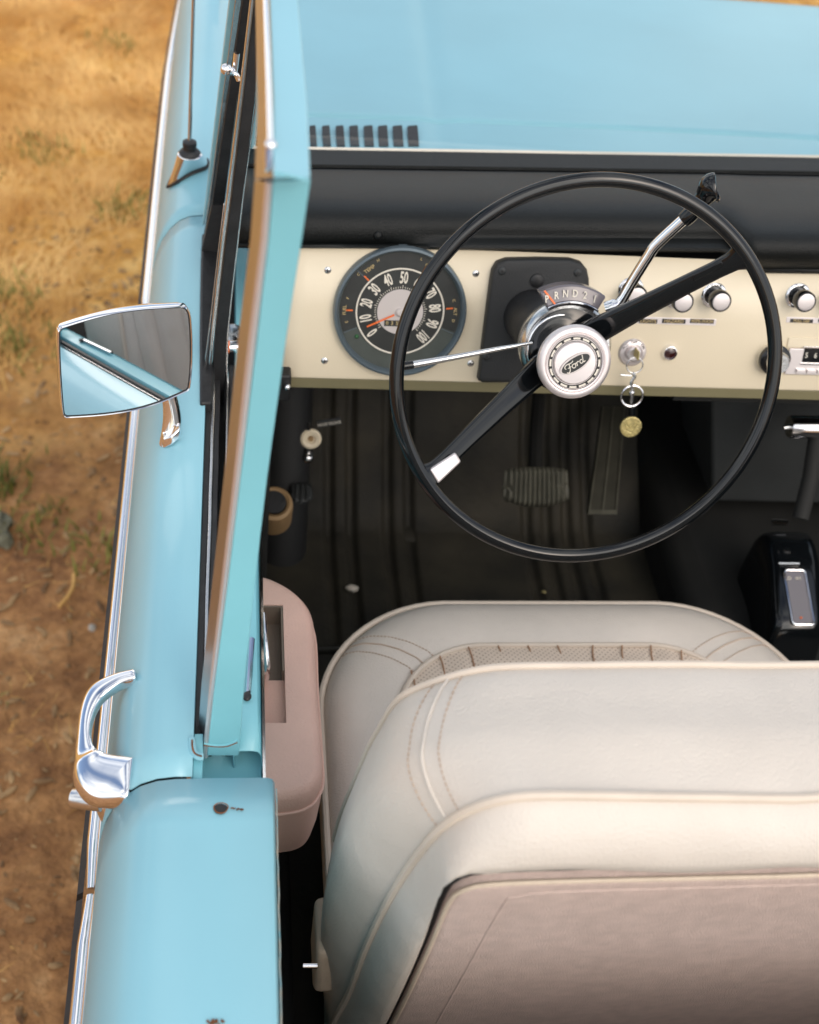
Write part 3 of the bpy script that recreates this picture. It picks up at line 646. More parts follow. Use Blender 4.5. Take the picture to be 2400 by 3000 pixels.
# pad: profile in (py, z) seen by the camera, blended across x
padL = [(486, 1.269, 0), (492, 1.262, 0), (500, 1.266, 0), (520, 1.283, 0), (548, 1.300, 0), (575, 1.309, 0), (600, 1.312, 0), (630, 1.310, 0), (660, 1.302, 0), (690, 1.290, 0), (712, 1.278, 0), (722, 1.272, 0), (724, 1.262, .01)]
padR = [(508, 1.269, 0), (514, 1.262, 0), (522, 1.266, 0), (548, 1.286, 0), (590, 1.303, 0), (630, 1.314, 0), (668, 1.318, 0), (702, 1.316, 0), (735, 1.306, 0), (765, 1.290, 0), (786, 1.272, 0), (797, 1.262, 0), (799, 1.252, .01)]
bm = NB(); rows = []
pxs = [690, 760, 850] + list(range(900, 2100, 60)) + list(range(2100, 2260, 12)) + list(range(2260, 3500, 120))
for px in pxs:
    s = max(0, min(1, (px - 2110) / 110)); s = s * s * (3 - 2 * s); tl = (px - 910) / 1490 * 20
    row = []
    for (a, za, ya), (c_, zc_, yc_) in zip(padL, padR):
        py = (a + tl * (1 if a < 520 else .75)) * (1 - s) + (c_ + tl - 20) * s
        z_ = za * (1 - s) + zc_ * s; q = P(px, py, z=z_)
        qd_ = D(px, py, .004); q = qd_ if (py > (715 if s < .5 else 780) and q.y > qd_.y) else q
        if ya: q = D(px, py, -.02)
        row.append(q)
    rows.append(row)
dense = [smoothpts(r, 3) for r in rows]
grid(bm, dense); obj('dash_pad', bm, 'pad', dash, solid=.002, ang=50)
bm = NB(); bmesh.ops.create_uvsphere(bm, u_segments=16, v_segments=8, radius=.006, matrix=Matrix.Translation(P(1107, 688, z=1.292))); obj('pad_plug', bm, 'pad', dash)

# instrument cluster
cc = DO + DN * .002; CMx = frame_m(cc, DE, DU, DN); RC = .083
bm = NB(); lathe(bm, [(RC, -.004), (RC, .006), (RC * .985, .010), (RC * .955, .0115), (RC * .93, .009), (RC * .915, .003), (RC * .91, .001)], 96, CMx)
cl = obj('instrument_cluster', bm, 'bezel', dash)
def disc(name, r0, r1, h, m_, a0=0, a1=360, parent=cl, mw=CMx, n=72, th=.0006):
    bm = NB(); A = [rad(a0 + (a1 - a0) * i / n) for i in range(n + 1)]
    r0 = max(r0, 1e-5)
    R = [[mw @ Vector((r * math.cos(a), r * math.sin(a), z)) for a in A] for r, z in ((r0, h - th), (r0, h), (r1, h), (r1, h - th))]
    grid(bm, R); return obj(name, bm, m_, parent, smooth=False)
disc('dial_face', 0, RC * .912, .0012, 'dial2')
disc('gauge_band', RC * .67, RC * .895, .0022, 'dial', -19, 202)
disc('dial_plate', 0, RC * .66, .0026, 'dial')
bm = NB(); tube(bm, [CMx @ Vector((RC * .655 * math.cos(a), RC * .655 * math.sin(a), .003)) for a in [2 * math.pi * i / 80 for i in range(80)]], .0011, 8, closed=True); obj('dial_ring', bm, 'white', cl)
disc('dial_centre', 0, RC * .345, .0036, 'dialsilver')
bm = NB()
for i in range(0, 101):
    a = rad(220 - 2.65 * i)
    if i % 2: continue
    r1_ = RC * (.405 if i % 10 == 0 else .385)
    ribbon(bm, [CMx @ Vector((RC * .36 * math.cos(a) - s * .00034 * math.sin(a), RC * .36 * math.sin(a) + s * .00034 * math.cos(a), .0032)) for s in (-1, 1)], [CMx @ Vector((r1_ * math.cos(a) - s * .00034 * math.sin(a), r1_ * math.sin(a) + s * .00034 * math.cos(a), .0032)) for s in (-1, 1)], -DN * .0004)
obj('tick_marks', bm, 'white', cl, smooth=False)
bm = NB()
for i in range(11):
    a = rad(220 - 26.5 * i); r = RC * .515
    text_bm(bm, str(i * 10), .0205, CMx @ Matrix.Translation((r * math.cos(a), r * math.sin(a), .0032)) @ Matrix.Rotation(a - math.pi / 2, 4, 'Z') @ Matrix.Rotation(0, 4, 'Z'), sx=.50 if i < 10 else .42, bold=.02)
obj('speed_numerals', bm, 'white', cl, smooth=False)
for s, a, r, sz in (('TEMP', 128, .80, .0062), ('C', 140, .85, .005), ('H', 116, .85, .005), ('FUEL', 180, .83, .0058), ('E', 193, .81, .005), ('F', 167, .81, .005), ('OIL', 62, .80, .0058), ('L', 72, .85, .005), ('ALT', 2, .83, .0058), ('D', -8, .82, .005), ('C', 14, .82, .005)):
    bm = NB(); a = rad(a); text_bm(bm, s, sz, CMx @ Matrix.Translation((RC * r * math.cos(a), RC * r * math.sin(a), .0028)) @ Matrix.Rotation(a - math.pi / 2, 4, 'Z')); obj('gauge_lettering', bm, 'gold', cl, smooth=False)
def needle(ang, r0, r1, w0, h, parent):
    a = rad(ang); d = Vector((math.cos(a), math.sin(a), 0)); s = Vector((-d.y, d.x, 0))
    bm = NB(); prism(bm, [CMx @ (d * r0 + s * w0 + Vector((0, 0, h))), CMx @ (d * r1 + s * w0 * .8 + Vector((0, 0, h))), CMx @ (d * r1 - s * w0 * .8 + Vector((0, 0, h))), CMx @ (d * r0 - s * w0 + Vector((0, 0, h)))], DN * .0006)
    return obj('needle', bm, 'orange', parent, smooth=False)
needle(206, .008, RC * .54, .0011, .0052, cl)
for a, r in ((137, .72), (180, .755), (64, .73), (6, .74)): needle(a, RC * (r - .045), RC * (r + .055), .0009, .0032, cl)
bm = NB()
for a in (138, 203, -21):
    a = rad(a); tube(bm, [CMx @ Vector((RC * .69 * math.cos(a), RC * .69 * math.sin(a), .0022)), CMx @ Vector((RC * .9 * math.cos(a), RC * .9 * math.sin(a), .0022))], .0005, 6); obj('gauge_divider', bm, 'bezel', cl); bm = NB()
bm.free()
bm = NB(); bmesh.ops.create_uvsphere(bm, u_segments=16, v_segments=8, radius=.0028, matrix=CMx @ Matrix.Translation((-.052, -.034, .001))); obj('signal_lamp', bm, 'green', cl)
bm = NB(); box(bm, (-.019, -.0185, .0034), (.012, -.011, .0042), CMx); od = obj('odometer', bm, 'dial', cl, smooth=False)
bm = NB()
for i, ch in enumerate('03518'): text_bm(bm, ch, .0066, CMx @ Matrix.Translation((-.0155 + i * .0062, -.0147, .0044)))
obj('odometer_digits', bm, 'gold', od, smooth=False)
bm = NB(); lathe(bm, [(0, .008), (.004, .0078), (.0056, .006), (.006, .0036)], 32, CMx); obj('needle_hub', bm, 'dialsilver', cl)

def screw(px, py, r, off=0, parent=dash, m_='steel'):
    bm = NB(); lathe(bm, [(0, .0022), (r * .5, .002), (r * .85, .0012), (r, 0), (r, -.002)], 20, DM(px, py, off)); s = obj('screw', bm, m_, parent)
    bm = NB()
    for sx, sy in ((1, .22), (.22, 1)): box(bm, (-r * .5 * sx, -r * .5 * sy, .0012), (r * .5 * sx, r * .5 * sy, .0024), DM(px, py, off))
    obj('screw_slot', bm, 'rubber', s, smooth=False)
for px, py in ((960, 791), (1394, 801), (951, 1056), (1379, 1064)): screw(px, py, .0050)

# black column cover plate on the dash
oc = [(1396, 1105), (1400, 1080), (1415, 950), (1432, 820), (1438, 785), (1452, 762), (1480, 752), (1570, 750), (1665, 752), (1698, 762), (1714, 782), (1720, 810), (1722, 900), (1722, 1112), (1560, 1113), (1410, 1112)]
bm = NB(); pl0 = [D(x, y, 0) for x, y in oc]; pc = sum(pl0, Vector()) / len(pl0)
vs = grid(bm, [pl0, [p + DN * .010 for p in pl0], [pc + (p - pc) * .975 + DN * .014 for p in pl0], [pc + (p - pc) * .93 + DN * .0155 for p in pl0]], True); cap(bm, vs[-1], True)
cv = obj('column_cover', bm, 'cover', dash, bevel=.0012)
for px, py in ((1471, 794), (1693, 799), (1425, 1044)): screw(px, py, .0052, .0155, cv, 'darkbox')
bm = NB(); lathe(bm, [(0, .004), (.006, .0036), (.0085, .002), (.009, 0)], 24, DM(1573, 822, .0155)); obj('cover_plug', bm, 'rubber', cv)

# control knobs
def knob(px, py, word):                  # px,py of the base plate centre
    K = DM(px, py, 0); bm = NB(); lathe(bm, [(.0165, 0), (.0165, .002), (.0150, .0036), (.012, .004), (.010, .003)], 40, K)
    k_ = obj('control_knob', bm, 'chrome', dash)
    bm = NB(); lathe(bm, [(.0085, .003), (.0085, .014), (.0125, .016), (.0135, .019), (.0135, .029), (.0128, .0305), (.0115, .0305)], 40, K); obj('knob_body', bm, 'plastic', k_)
    bm = NB(); lathe(bm, [(0, .0312), (.0085, .0312), (.0108, .0308), (.0116, .0295)], 40, K); obj('knob_cap', bm, 'silver', k_)
    bm = NB(); text_bm(bm, word, .0052, K @ Matrix.Translation((0, .0128, .0042))); obj('knob_word', bm, 'rubber', k_, smooth=False)
knob(1848, 848, 'LIGHTS'); knob(1982, 866, 'OFF'); knob(2091, 864, 'WIPER'); knob(2336, 865, 'TEMP'); knob(2440, 868, 'AIR')
def plate(x0, y0, x1, y1, words):
    a, c_ = D(x0, y0), D(x1, y1); wd_, hh = (c_ - a).dot(DE), -(c_ - a).dot(DU); mw = frame_m((a + c_) / 2, DE, DU, DN)
    bm = NB(); box(bm, (-wd_ / 2, -hh / 2, 0), (wd_ / 2, hh / 2, .0014), mw); p_ = obj('label_plate', bm, 'silver', dash, bevel=.0005)
    for xa, xb, wd in words:
        A, B = D(xa, (y0 + y1) / 2), D(xb, (y0 + y1) / 2); cm = frame_m((A + B) / 2 + DN * .0017, DE, DU, DN); w2 = (B - A).length / 2
        bm = NB(); box(bm, (-w2, -hh * .31, -.0006), (w2, hh * .31, 0), cm); l_ = obj('label_strip', bm, 'rubber', p_, smooth=False)
        bm = NB(); text_bm(bm, wd, .0068, cm @ Matrix.Translation((0, 0, .0002)), sx=.95 if len(wd) < 8 else .78, depth=.0002); obj('label_word', bm, 'gold', l_, smooth=False)
plate(1852, 926, 2096, 954, [(1872, 1925, 'LIGHTS'), (1939, 2008, 'HAZARD'), (2021, 2091, 'WIPE-WASH')])
plate(2305, 927, 2520, 951, [(2314, 2381, 'PULL DEF'), (2396, 2500, 'PULL HEAT')])
# ignition
K = DM(1852, 1031, 0); bm = NB(); lathe(bm, [(.0185, 0), (.0185, .002), (.0165, .0045), (.0125, .0055), (.0120, .003), (.0095, .003), (.0095, .010), (.0075, .0115), (0, .0115)], 48, K)
ig = obj('ignition_switch', bm, 'silver', dash, ang=25)
bm = NB()
for s, a in (('ACC', 140), ('OFF', 92), ('ON', 40)):
    a = rad(a); text_bm(bm, s, .0048, K @ Matrix.Translation((.0148 * math.cos(a), .0148 * math.sin(a), .0058)) @ Matrix.Rotation(a - math.pi / 2, 4, 'Z'), depth=.0002)
obj('ignition_lettering', bm, 'rubber', ig, smooth=False)
K2 = DM(1961, 1031, 0); bm = NB(); lathe(bm, [(.0108, 0), (.0108, .002), (.009, .006), (.0082, .0062), (.0080, .004)], 36, K2); il = obj('warning_light', bm, 'chrome', dash)
bm = NB(); lathe(bm, [(0, .0062), (.005, .0058), (.0080, .0045)], 32, K2); obj('light_lens', bm, 'red', il)
# radio
bm = NB(); a, c_ = D(2296, 1000), D(2296, 1094); hh = (a - c_).length
mwR = frame_m(c_, DE, DU, DN)
box(bm, (0, 0, -.001), (.16, hh * .80, .004), mwR); rd = obj('radio', bm, 'silver', dash, bevel=.001)
bm = NB(); box(bm, (-.004, hh * .82, -.001), (.165, hh * 1.12, .003), mwR); obj('radio_surround', bm, 'cream', rd, bevel=.001)
q0, q1 = D(2350, 1021, .0045), D(2350, 1061, .0045); dh_ = (q0 - q1).length; mwQ = frame_m(q1, DE, DU, DN)
bm = NB(); box(bm, (0, 0, -.001), (.09, dh_, .0003), mwQ); ds = obj('radio_display', bm, 'plastic', rd, smooth=False)
bm = NB()
for i, s in enumerate(('5', '6', '8', '10', '12', '16')): text_bm(bm, s, .0105, mwQ @ Matrix.Translation((.004 + i * .0125, dh_ * .5, .0006)), sx=.8)
obj('display_digits', bm, 'white', ds, smooth=False)
bm = NB()
for v in (-.0022, dh_ + .0018): box(bm, (-.002, v - .0011, -.001), (.095, v + .0011, .001), mwQ)
obj('display_trim', bm, 'chrome', rd, bevel=.0003)
for i in range(5):
    bm = NB(); box(bm, (-.006 + i * .0145, -.014, -.001), (.0065 + i * .0145, -.0095, .0035), mwQ); obj('radio_button', bm, 'silver', rd, bevel=.0005)
K = DM(2262, 1046, 0); bm = NB(); lathe(bm, [(.0205, 0), (.0205, .003), (.018, .006), (.012, .006)], 48, K); rk = obj('radio_knob', bm, 'cream', rd)
bm = NB(); lathe(bm, [(.012, .005), (.0205, .007), (.0205, .013), (.018, .015), (.0145, .0155)], 48, K); obj('knob_skirt', bm, 'plastic', rk)
bm = NB(); lathe(bm, [(.0145, .015), (.0145, .025), (.013, .027), (.0125, .0265), (0, .0265)], 48, K); obj('knob_face', bm, 'steel', rk)

# ---- steering column, lever, indicator
WE = rad(22); WN = Vector((0, -math.cos(WE), math.sin(WE))); WU = Vector((0, math.sin(WE), math.cos(WE)))
WO = Vector((.3698, 1.0755, 1.3145)); WA = rad(35)
wx = DE * math.cos(WA) + WU * math.sin(WA); wy = -DE * math.sin(WA) + WU * math.cos(WA)
WM0 = frame_m(WO, DE, WU, WN); WMr = frame_m(WO, wx, wy, WN)
bm = NB(); lathe(bm, [(.030, -.40), (.030, -.20), (.036, -.175), (.0395, -.15), (.0395, -.128), (.037, -.121), (.033, -.119)], 48, WM0)
colm = obj('steering_column', bm, 'plastic', CAR)
bm = NB(); lathe(bm, [(.030, -.30), (.036, -.29), (.036, -.165), (.034, -.16)], 48, WM0); obj('column_shroud', bm, 'rubber', colm)
IC = WM0 @ Matrix.Translation((.0075, 0, 0))
bm = NB(); A = [rad(a) for a in lin(56, 121, 20)]
ro = [IC @ Vector((.0715 * math.cos(a), .0715 * math.sin(a), -.130)) for a in A]; ri = [IC @ Vector((.0535 * math.cos(a * 1.0), .0535 * math.sin(a), -.124)) for a in A]
ribbon(bm, ro, ri, -WN * .022); qd = obj('shift_indicator', bm, 'lens', colm, bevel=.002)
bm = NB()
for s, a in (('P', 118), ('R', 107.5), ('N', 98), ('D', 88), ('2', 77), ('1', 66)):
    a = rad(a); text_bm(bm, s, .0115, IC @ Matrix.Translation((.0625 * math.cos(a), .0625 * math.sin(a), -.1255)) @ Matrix.Rotation((a - math.pi / 2) * .35, 4, 'Z'), sx=.75, bold=.02)
obj('indicator_letters', bm, 'white', qd, smooth=False)
bm = NB(); a = rad(113); ribbon(bm, [IC @ Vector((.055 * math.cos(a - .0), .055 * math.sin(a), -.1225)), IC @ Vector((.072 * math.cos(a + .08), .072 * math.sin(a + .08), -.1275))], [IC @ Vector((.055 * math.cos(a - .04), .055 * math.sin(a - .04), -.1225)), IC @ Vector((.072 * math.cos(a + .05), .072 * math.sin(a + .05), -.1275))], -WN * .001)
obj('indicator_pointer', bm, 'orange', qd, smooth=False)
bm = NB(); tube(bm, [IC @ Vector((.0535 * math.cos(a), .0535 * math.sin(a), -.122)) for a in A], .0014, 8); obj('indicator_rim', bm, 'chrome', qd)
bm = NB(); lathe(bm, [(.030, -.165), (.048, -.160), (.0525, -.152), (.0535, -.140), (.0525, -.131), (.049, -.1265), (.0465, -.1265)], 64, IC); lh = obj('lever_housing', bm, 'steel', colm)
bm = NB(); lathe(bm, [(.0465, -.128), (.0455, -.1245), (.034, -.120)], 48, IC); obj('housing_cap', bm, 'plastic', lh)
bm = NB(); tube(bm, [WM0 @ Vector((.0385 * math.cos(a), .0385 * math.sin(a), -.124)) for a in [2 * math.pi * i / 60 for i in range(60)]], .0018, 10, closed=True); obj('column_ring', bm, 'chrome', colm)
# shift lever
YL = 1.20
def Wp(px, py, s): return on_plane(px, py, WO - WN * s, WN)
bm = NB(); lv = smoothpts([Wp(1776, 905, .125), Wp(1815, 888, .12), Wp(1850, 830, .115), Wp(1900, 750, .105), Wp(1925, 715, .10), Wp(2006, 640, .085)], 5)
tube(bm, lv, [.0085] * 5 + [.0062] * (len(lv) - 5), 14); sh = obj('shift_lever', bm, 'chrome', colm)
bm = NB(); kn_ = smoothpts([Wp(2004, 644, .085), Wp(2030, 620, .08), Wp(2062, 580, .075), Wp(2084, 553, .07), Wp(2100, 548, .068)], 4)
tube(bm, kn_, [.0085, .0088, .009, .009, .0088, .0086, .0088, .0092, .0100, .0112, .0125, .0140, .0152, .0160, .0158, .0150, .012][:len(kn_)], 18); obj('lever_knob', bm, 'plastic', sh)
# turn signal stalk
bm = NB(); tube(bm, [Wp(1560, 1005, .115), Wp(1470, 1020, .112), Wp(1340, 1045, .110), Wp(1210, 1068, .108)], [.0018, .0026, .0034, .0043], 12); ts = obj('turn_signal_stalk', bm, 'steel', colm)
bm = NB(); tube(bm, [Wp(1211, 1068, .108), Wp(1172, 1074, .107)], [.0046, .0050], 12); obj('stalk_tip', bm, 'plastic', ts)

# ---- steering wheel
RM = .2022
bm = NB(); N = 128; rows = []
for i in range(N):
    a = 2 * math.pi * i / N; c_ = Vector((math.cos(a), math.sin(a), 0)); ring = []
    for j in range(20):
        b_ = 2 * math.pi * j / 20; ring.append(WM0 @ (c_ * (RM + .0077 * math.cos(b_)) + Vector((0, 0, .0072 * math.sin(b_)))))
    rows.append(ring)
grid(bm, rows, True, True); wh = obj('steering_wheel', bm, 'plastic', CAR)
for sg in (1, -1):
    bm = NB(); rows = []
    for r, w_, h_, s_ in ((.015, .0185, .008, -.108), (.045, .0150, .0078, -.097), (.09, .0120, .0070, -.070), (.14, .0102, .0065, -.039), (.172, .0096, .0065, -.018), (.188, .0105, .0065, -.008), (.196, .0150, .005, -.001)):
        ring = []
        for j in range(16):
            b_ = 2 * math.pi * j / 16; cb, sb = math.cos(b_), math.sin(b_); cb = math.copysign(abs(cb) ** .55, cb); sb = math.copysign(abs(sb) ** .55, sb)
            ring.append((WMr @ Matrix.Rotation(rad(6.5) if sg > 0 else 0, 4, 'Z')) @ Vector((sg * r, w_ * cb, s_ + h_ * sb)))
        rows.append(ring)
    vs = grid(bm, rows, True); cap(bm, vs[0]); cap(bm, vs[-1], True); sp_ = obj('spoke', bm, 'plastic', wh)
    if sg == -1:
        bm = NB(); prism(bm, [WMr @ Vector(q) for q in ((-.160, -.0082, -.0075), (-.160, .0040, -.0075), (-.192, .0075, .0030), (-.193, -.0115, .0030))], -WN * .006); obj('spoke_tip', bm, 'silver', sp_, bevel=.002)
    else:
        bm = NB(); prism(bm, [WMr @ Matrix.Rotation(rad(6.5), 4, 'Z') @ Vector(q) for q in ((.148, .0015, -.0255), (.178, .002, -.0065), (.180, .0085, -.0055), (.150, .0088, -.0245))], -WN * .003); obj('spoke_boss', bm, 'plastic', sp_, bevel=.002)
bm = NB(); lathe(bm, [(.026, -.135), (.029, -.115), (.031, -.10), (.036, -.085), (.039, -.075), (.040, -.066)], 64, WM0); obj('hub_body', bm, 'plastic', wh)
bm = NB(); H0 = -.062
lathe(bm, [(.0408, H0 - .006), (.0412, H0 - .001), (.0400, H0 + .002), (.0365, H0 + .004), (.0335, H0 + .0035), (.0325, H0 + .0022), (.0315, H0 + .0035), (.0305, H0 + .0032), (.0298, H0 + .001), (.0245, H0 + .001), (.0238, H0 + .0032), (.0225, H0 + .0045), (0, H0 + .0052)], 96, WM0)
hc = obj('horn_cap', bm, 'silver', wh)
disc('horn_cap_band', .0252, .0292, H0 + .0018, 'rubber', 0, 360, hc, WM0)
for i in range(16):
    disc('band_dash', .0262, .0283, H0 + .0026, 'white', i * 22.5 + 3, i * 22.5 + 19.5, hc, WMr, n=6)
EM = WMr @ Matrix.Translation((0, .0002, H0 + .0058))
def oval(name, a, b_, h, m_, parent):
    bm = NB(); c_ = [EM @ Vector((a * math.cos(t_), b_ * math.sin(t_), 0)) for t_ in [2 * math.pi * i / 48 for i in range(48)]]
    prism(bm, c_, WN * h); return obj(name, bm, m_, parent, smooth=False)
o1 = oval('emblem_rim', .0192, .0088, .0006, 'dialsilver', hc); oval('emblem_oval', .0172, .0069, .0010, 'dial', hc)
# script lettering of the badge, drawn as pen strokes
S = .0104
strokes = [
    [(-1.15, .10), (-1.22, .28), (-1.08, .50), (-.80, .56), (-.50, .48), (-.25, .50), (-.10, .62)],
    [(-.62, .50), (-.70, .15), (-.80, -.25), (-.95, -.50), (-1.18, -.52), (-1.22, -.36)],
    [(-.95, .02), (-.75, .05), (-.55, .06)],
    [(-.20, .16), (-.38, .12), (-.48, -.12), (-.38, -.32), (-.20, -.34), (-.08, -.14), (-.10, .08), (-.20, .16), (-.02, .10), (.08, .12)],
    [(.12, .16), (.10, -.05), (.05, -.34)], [(.10, -.02), (.22, .14), (.36, .14), (.36, .04)],
    [(.78, .10), (.62, .16), (.48, 0), (.48, -.24), (.60, -.34), (.74, -.26), (.80, -.06)],
    [(1.02, .62), (.90, .20), (.80, -.20), (.88, -.34), (1.02, -.26)]]
bm = NB()
for st in strokes:
    tube(bm, [EM @ Vector((x * S, y * S * .80 - .0002, .0013)) for x, y, *_ in smoothpts([(a, b_, 0) for a, b_ in st], 5)], .00055, 6)
obj('emblem_script', bm, 'white', hc)

# ---- under the dash: floor, firewall, pedals
bm = NB(); FZ = .60
prf = [(.46, FZ), (1.30, FZ), (1.52, FZ), (1.58, FZ + .01), (1.70, .70), (1.82, .84), (1.84, 1.15)]
def rib(x):
    r = 0
    for c_ in (.163, .200, .262, .298, .50, .535, .57, .605): r += .012 * math.exp(-((x - c_) / .008) ** 4)
    return r
fx = lin(.05, .70, 170)
rows = []
for (y0, z0), (y1, z1) in zip(prf[:-1], prf[1:]):
    for k_ in range(5):
        t_ = k_ / 5; y, z = y0 + (y1 - y0) * t_, z0 + (z1 - z0) * t_
        rows.append([Vector((x, y, z - (rib(x) if 1.335 < y < 1.80 else 0))) for x in fx])
rows.append([Vector((x, prf[-1][0], prf[-1][1])) for x in fx])
grid(bm, rows); fl = obj('floor_pan', bm, 'mat_floor', CAR, ang=70)
bm = NB(); tube(bm, [Vector((x, 1.318 + .003 * noise.noise(Vector((x * 20, 0, 0))), FZ + .006)) for x in lin(.06, .66, 40)], .006, 8); obj('mat_edge', bm, 'mat_floor', fl)
bm = NB(); hp_ = on_plane(1215, 1530, Vector((0, 1.5, FZ)), Vector((0, 0, 1)))
rings = [[hp_ + Vector((.052 * s_ * math.cos(a) * (1 + .1 * math.cos(2 * a)), .050 * s_ * math.sin(a), h_)) for a in [2 * math.pi * i / 24 for i in range(24)]] for s_, h_ in ((1, .001), (.9, .005), (.5, .0065), (.02, .007))]
grid(bm, rings, True); obj('heel_pad', bm, 'mat_floor', fl)
bm = NB()   # tunnel, right floor, seat riser, kick panel, firewall ends
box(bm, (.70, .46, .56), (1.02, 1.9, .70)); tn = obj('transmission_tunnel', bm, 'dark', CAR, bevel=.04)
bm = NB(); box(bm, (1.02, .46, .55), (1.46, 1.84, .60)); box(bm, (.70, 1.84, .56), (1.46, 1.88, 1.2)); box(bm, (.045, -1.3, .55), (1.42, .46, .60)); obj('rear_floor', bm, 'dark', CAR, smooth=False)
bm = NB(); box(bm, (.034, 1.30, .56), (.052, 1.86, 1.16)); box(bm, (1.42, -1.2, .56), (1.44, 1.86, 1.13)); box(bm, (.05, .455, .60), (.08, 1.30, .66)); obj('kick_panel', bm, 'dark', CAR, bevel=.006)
bm = NB(); lathe(bm, [(.040, 0), (.040, .62), (.030, .64), (.030, .66)], 24, Matrix.Translation((0, 0, 0)) @ Matrix.Translation((.085, 1.50, .45)) @ Matrix.Rotation(rad(-15), 4, 'X')); obj('vent_duct', bm, 'cover', CAR)
# heater box on the right
bm = NB(); hbp = [P(x, y, y=1.50) for x, y in ((2085, 1120), (2560, 1120), (2560, 1480), (2085, 1470))]
prism(bm, hbp, Vector((0, .2, 0))); hb = obj('heater_box', bm, 'darkbox', CAR, bevel=.006)
bm = NB(); a = P(2045, 1140, y=1.36); box(bm, (a.x - .03, a.y, a.z - .02), (a.x + .6, a.y + .06, a.z + .01)); o = obj('dash_brace', bm, 'dark', dash)
bm = NB(); p = P(2322, 1138, y=1.35); box(bm, (p.x - .01, p.y - .002, p.z - .003), (p.x + .01, p.y + .002, p.z + .003)); obj('screw', bm, 'brassm', dash, bevel=.001)
# brake pedal
def padgrid(name, px0, px1, py0, py1, yy, m_, nr):
    bm = NB(); a, b_, c_, d_ = P(px0 + 6, py0, y=yy + .035), P(px1 - 2, py0, y=yy + .035), P(px1, py1, y=yy), P(px0, py1, y=yy)
    n = (b_ - a).cross(d_ - a).normalized()
    if n.y > 0: n = -n
    rows = []
    for j in range(9):
        v = j / 8; row = []
        for i in range(nr * 6 + 1):
            u = i / (nr * 6); p = (a * (1 - u) + b_ * u) * (1 - v) + (d_ * (1 - u) + c_ * u) * v
            e = min(1, min(u, 1 - u) * 12) * min(1, min(v, 1 - v) * 8 + .4)
            bow = -.010 * (2 * u - 1) ** 2 * (1 if v > .5 else .3)
            row.append(p + n * (.004 * e + .0035 * max(0, math.cos(u * nr * 2 * math.pi)) * e) + (a - d_).normalized() * (-bow if v > .5 else bow))
        rows.append(row)
    grid(bm, rows); return obj(name, bm, m_, CAR, solid=.006, ang=60)
M['pedal'] = mat('pedal_rubber', (0.085, 0.082, 0.062), 0.6, var=0.2, vscale=30)
bp_ = padgrid('brake_pedal', 1476, 1658, 1372, 1480, 1.45, 'pedal', 13)
bm = NB(); tube(bm, [P(1566, 1420, y=1.50), P(1572, 1250, y=1.62), P(1580, 1150, y=1.70)], .011, 8); obj('pedal_arm', bm, 'dark', bp_)
M['pedal2'] = mat('accelerator_rubber', (0.042, 0.040, 0.030), 0.55, var=0.2, vscale=30)
bm = NB(); L_ = [P(1722, 1508, y=1.46), P(1748, 1330, y=1.58), P(1765, 1190, y=1.68)]; R_ = [P(1806, 1508, y=1.46), P(1820, 1330, y=1.58), P(1830, 1190, y=1.68)]
ribbon(bm, L_, R_, Vector((0, .01, -.008))); ac = obj('accelerator_pedal', bm, 'pedal2', CAR, bevel=.002)
bm = NB()
for k_, (a, b_) in enumerate(((.47, .53), (0, .05), (.95, 1))):
    ribbon(bm, [l + (r - l) * a + Vector((0, -.002, .002)) for l, r in zip(L_, R_)], [l + (r - l) * b_ + Vector((0, -.002, .002)) for l, r in zip(L_, R_)], Vector((0, .002, -.002)))
ribbon(bm, [L_[0] + Vector((0, -.002, .003)), L_[0] + (L_[1] - L_[0]) * .07 + Vector((0, -.002, .003))], [R_[0] + Vector((0, -.002, .003)), R_[0] + (R_[1] - R_[0]) * .07 + Vector((0, -.002, .003))], Vector((0, .002, -.002)))
obj('pedal_ridge', bm, 'pedal', ac)
bm = NB(); ps = P(885, 1455, y=1.50)
rows = []
padgrid('parking_brake_pedal', 848, 915, 1415, 1478, 1.50, 'darkbox', 4)
# tan reel at the kick panel
bm = NB(); q = P(803, 1475, y=1.36); lathe(bm, [(.0, -.01), (.016, -.01), (.018, 0), (.022, .003), (.026, 0), (.027, -.006), (.027, -.05), (.020, -.054)], 36, frame_m(q, Vector((1, 0, 0)), Vector((0, .92, .39)), Vector((0, -.39, .92)))); obj('kick_vent_cap', bm, 'brass', CAR)
bm = NB(); q = P(803, 1470, y=1.357); lathe(bm, [(0, .0), (.017, .0), (.0175, -.004)], 28, frame_m(q, Vector((1, 0, 0)), Vector((0, .92, .39)), Vector((0, -.39, .92)))); obj('vent_opening', bm, 'rubber', CAR)
# hand pull with cream button and chrome lever, and the release tag
q = P(911, 1285, y=1.42); bm = NB(); fm = frame_m(q, DE, DU, DN); lathe(bm, [(.0148, -.002), (.0148, .002), (.012, .004), (.007, .003), (.006, .0)], 32, fm); rb = obj('release_button', bm, 'cream', CAR)
bm = NB(); lathe(bm, [(0, .0035), (.0035, .003), (.004, 0)], 16, fm); obj('button_centre', bm, 'brass', rb)
bm = NB(); tube(bm, smoothpts([P(904, 1240, y=1.43), P(905, 1262, y=1.42)]), .0026, 8); tube(bm, [P(906, 1310, y=1.42), P(904, 1325, y=1.42), P(902, 1340, y=1.415)], [.006, .007, .0075], 10)
bmesh.ops.create_uvsphere(bm, u_segments=12, v_segments=8, radius=.0082, matrix=Matrix.Translation(P(902, 1342, y=1.412))); obj('release_lever', bm, 'steel', rb)
a, c_ = P(927, 1244, y=1.42), P(1002, 1232, y=1.42); ex = (c_ - a).normalized(); ey = DN.cross(ex); fm = frame_m((a + c_) / 2, ex, ey, DN)
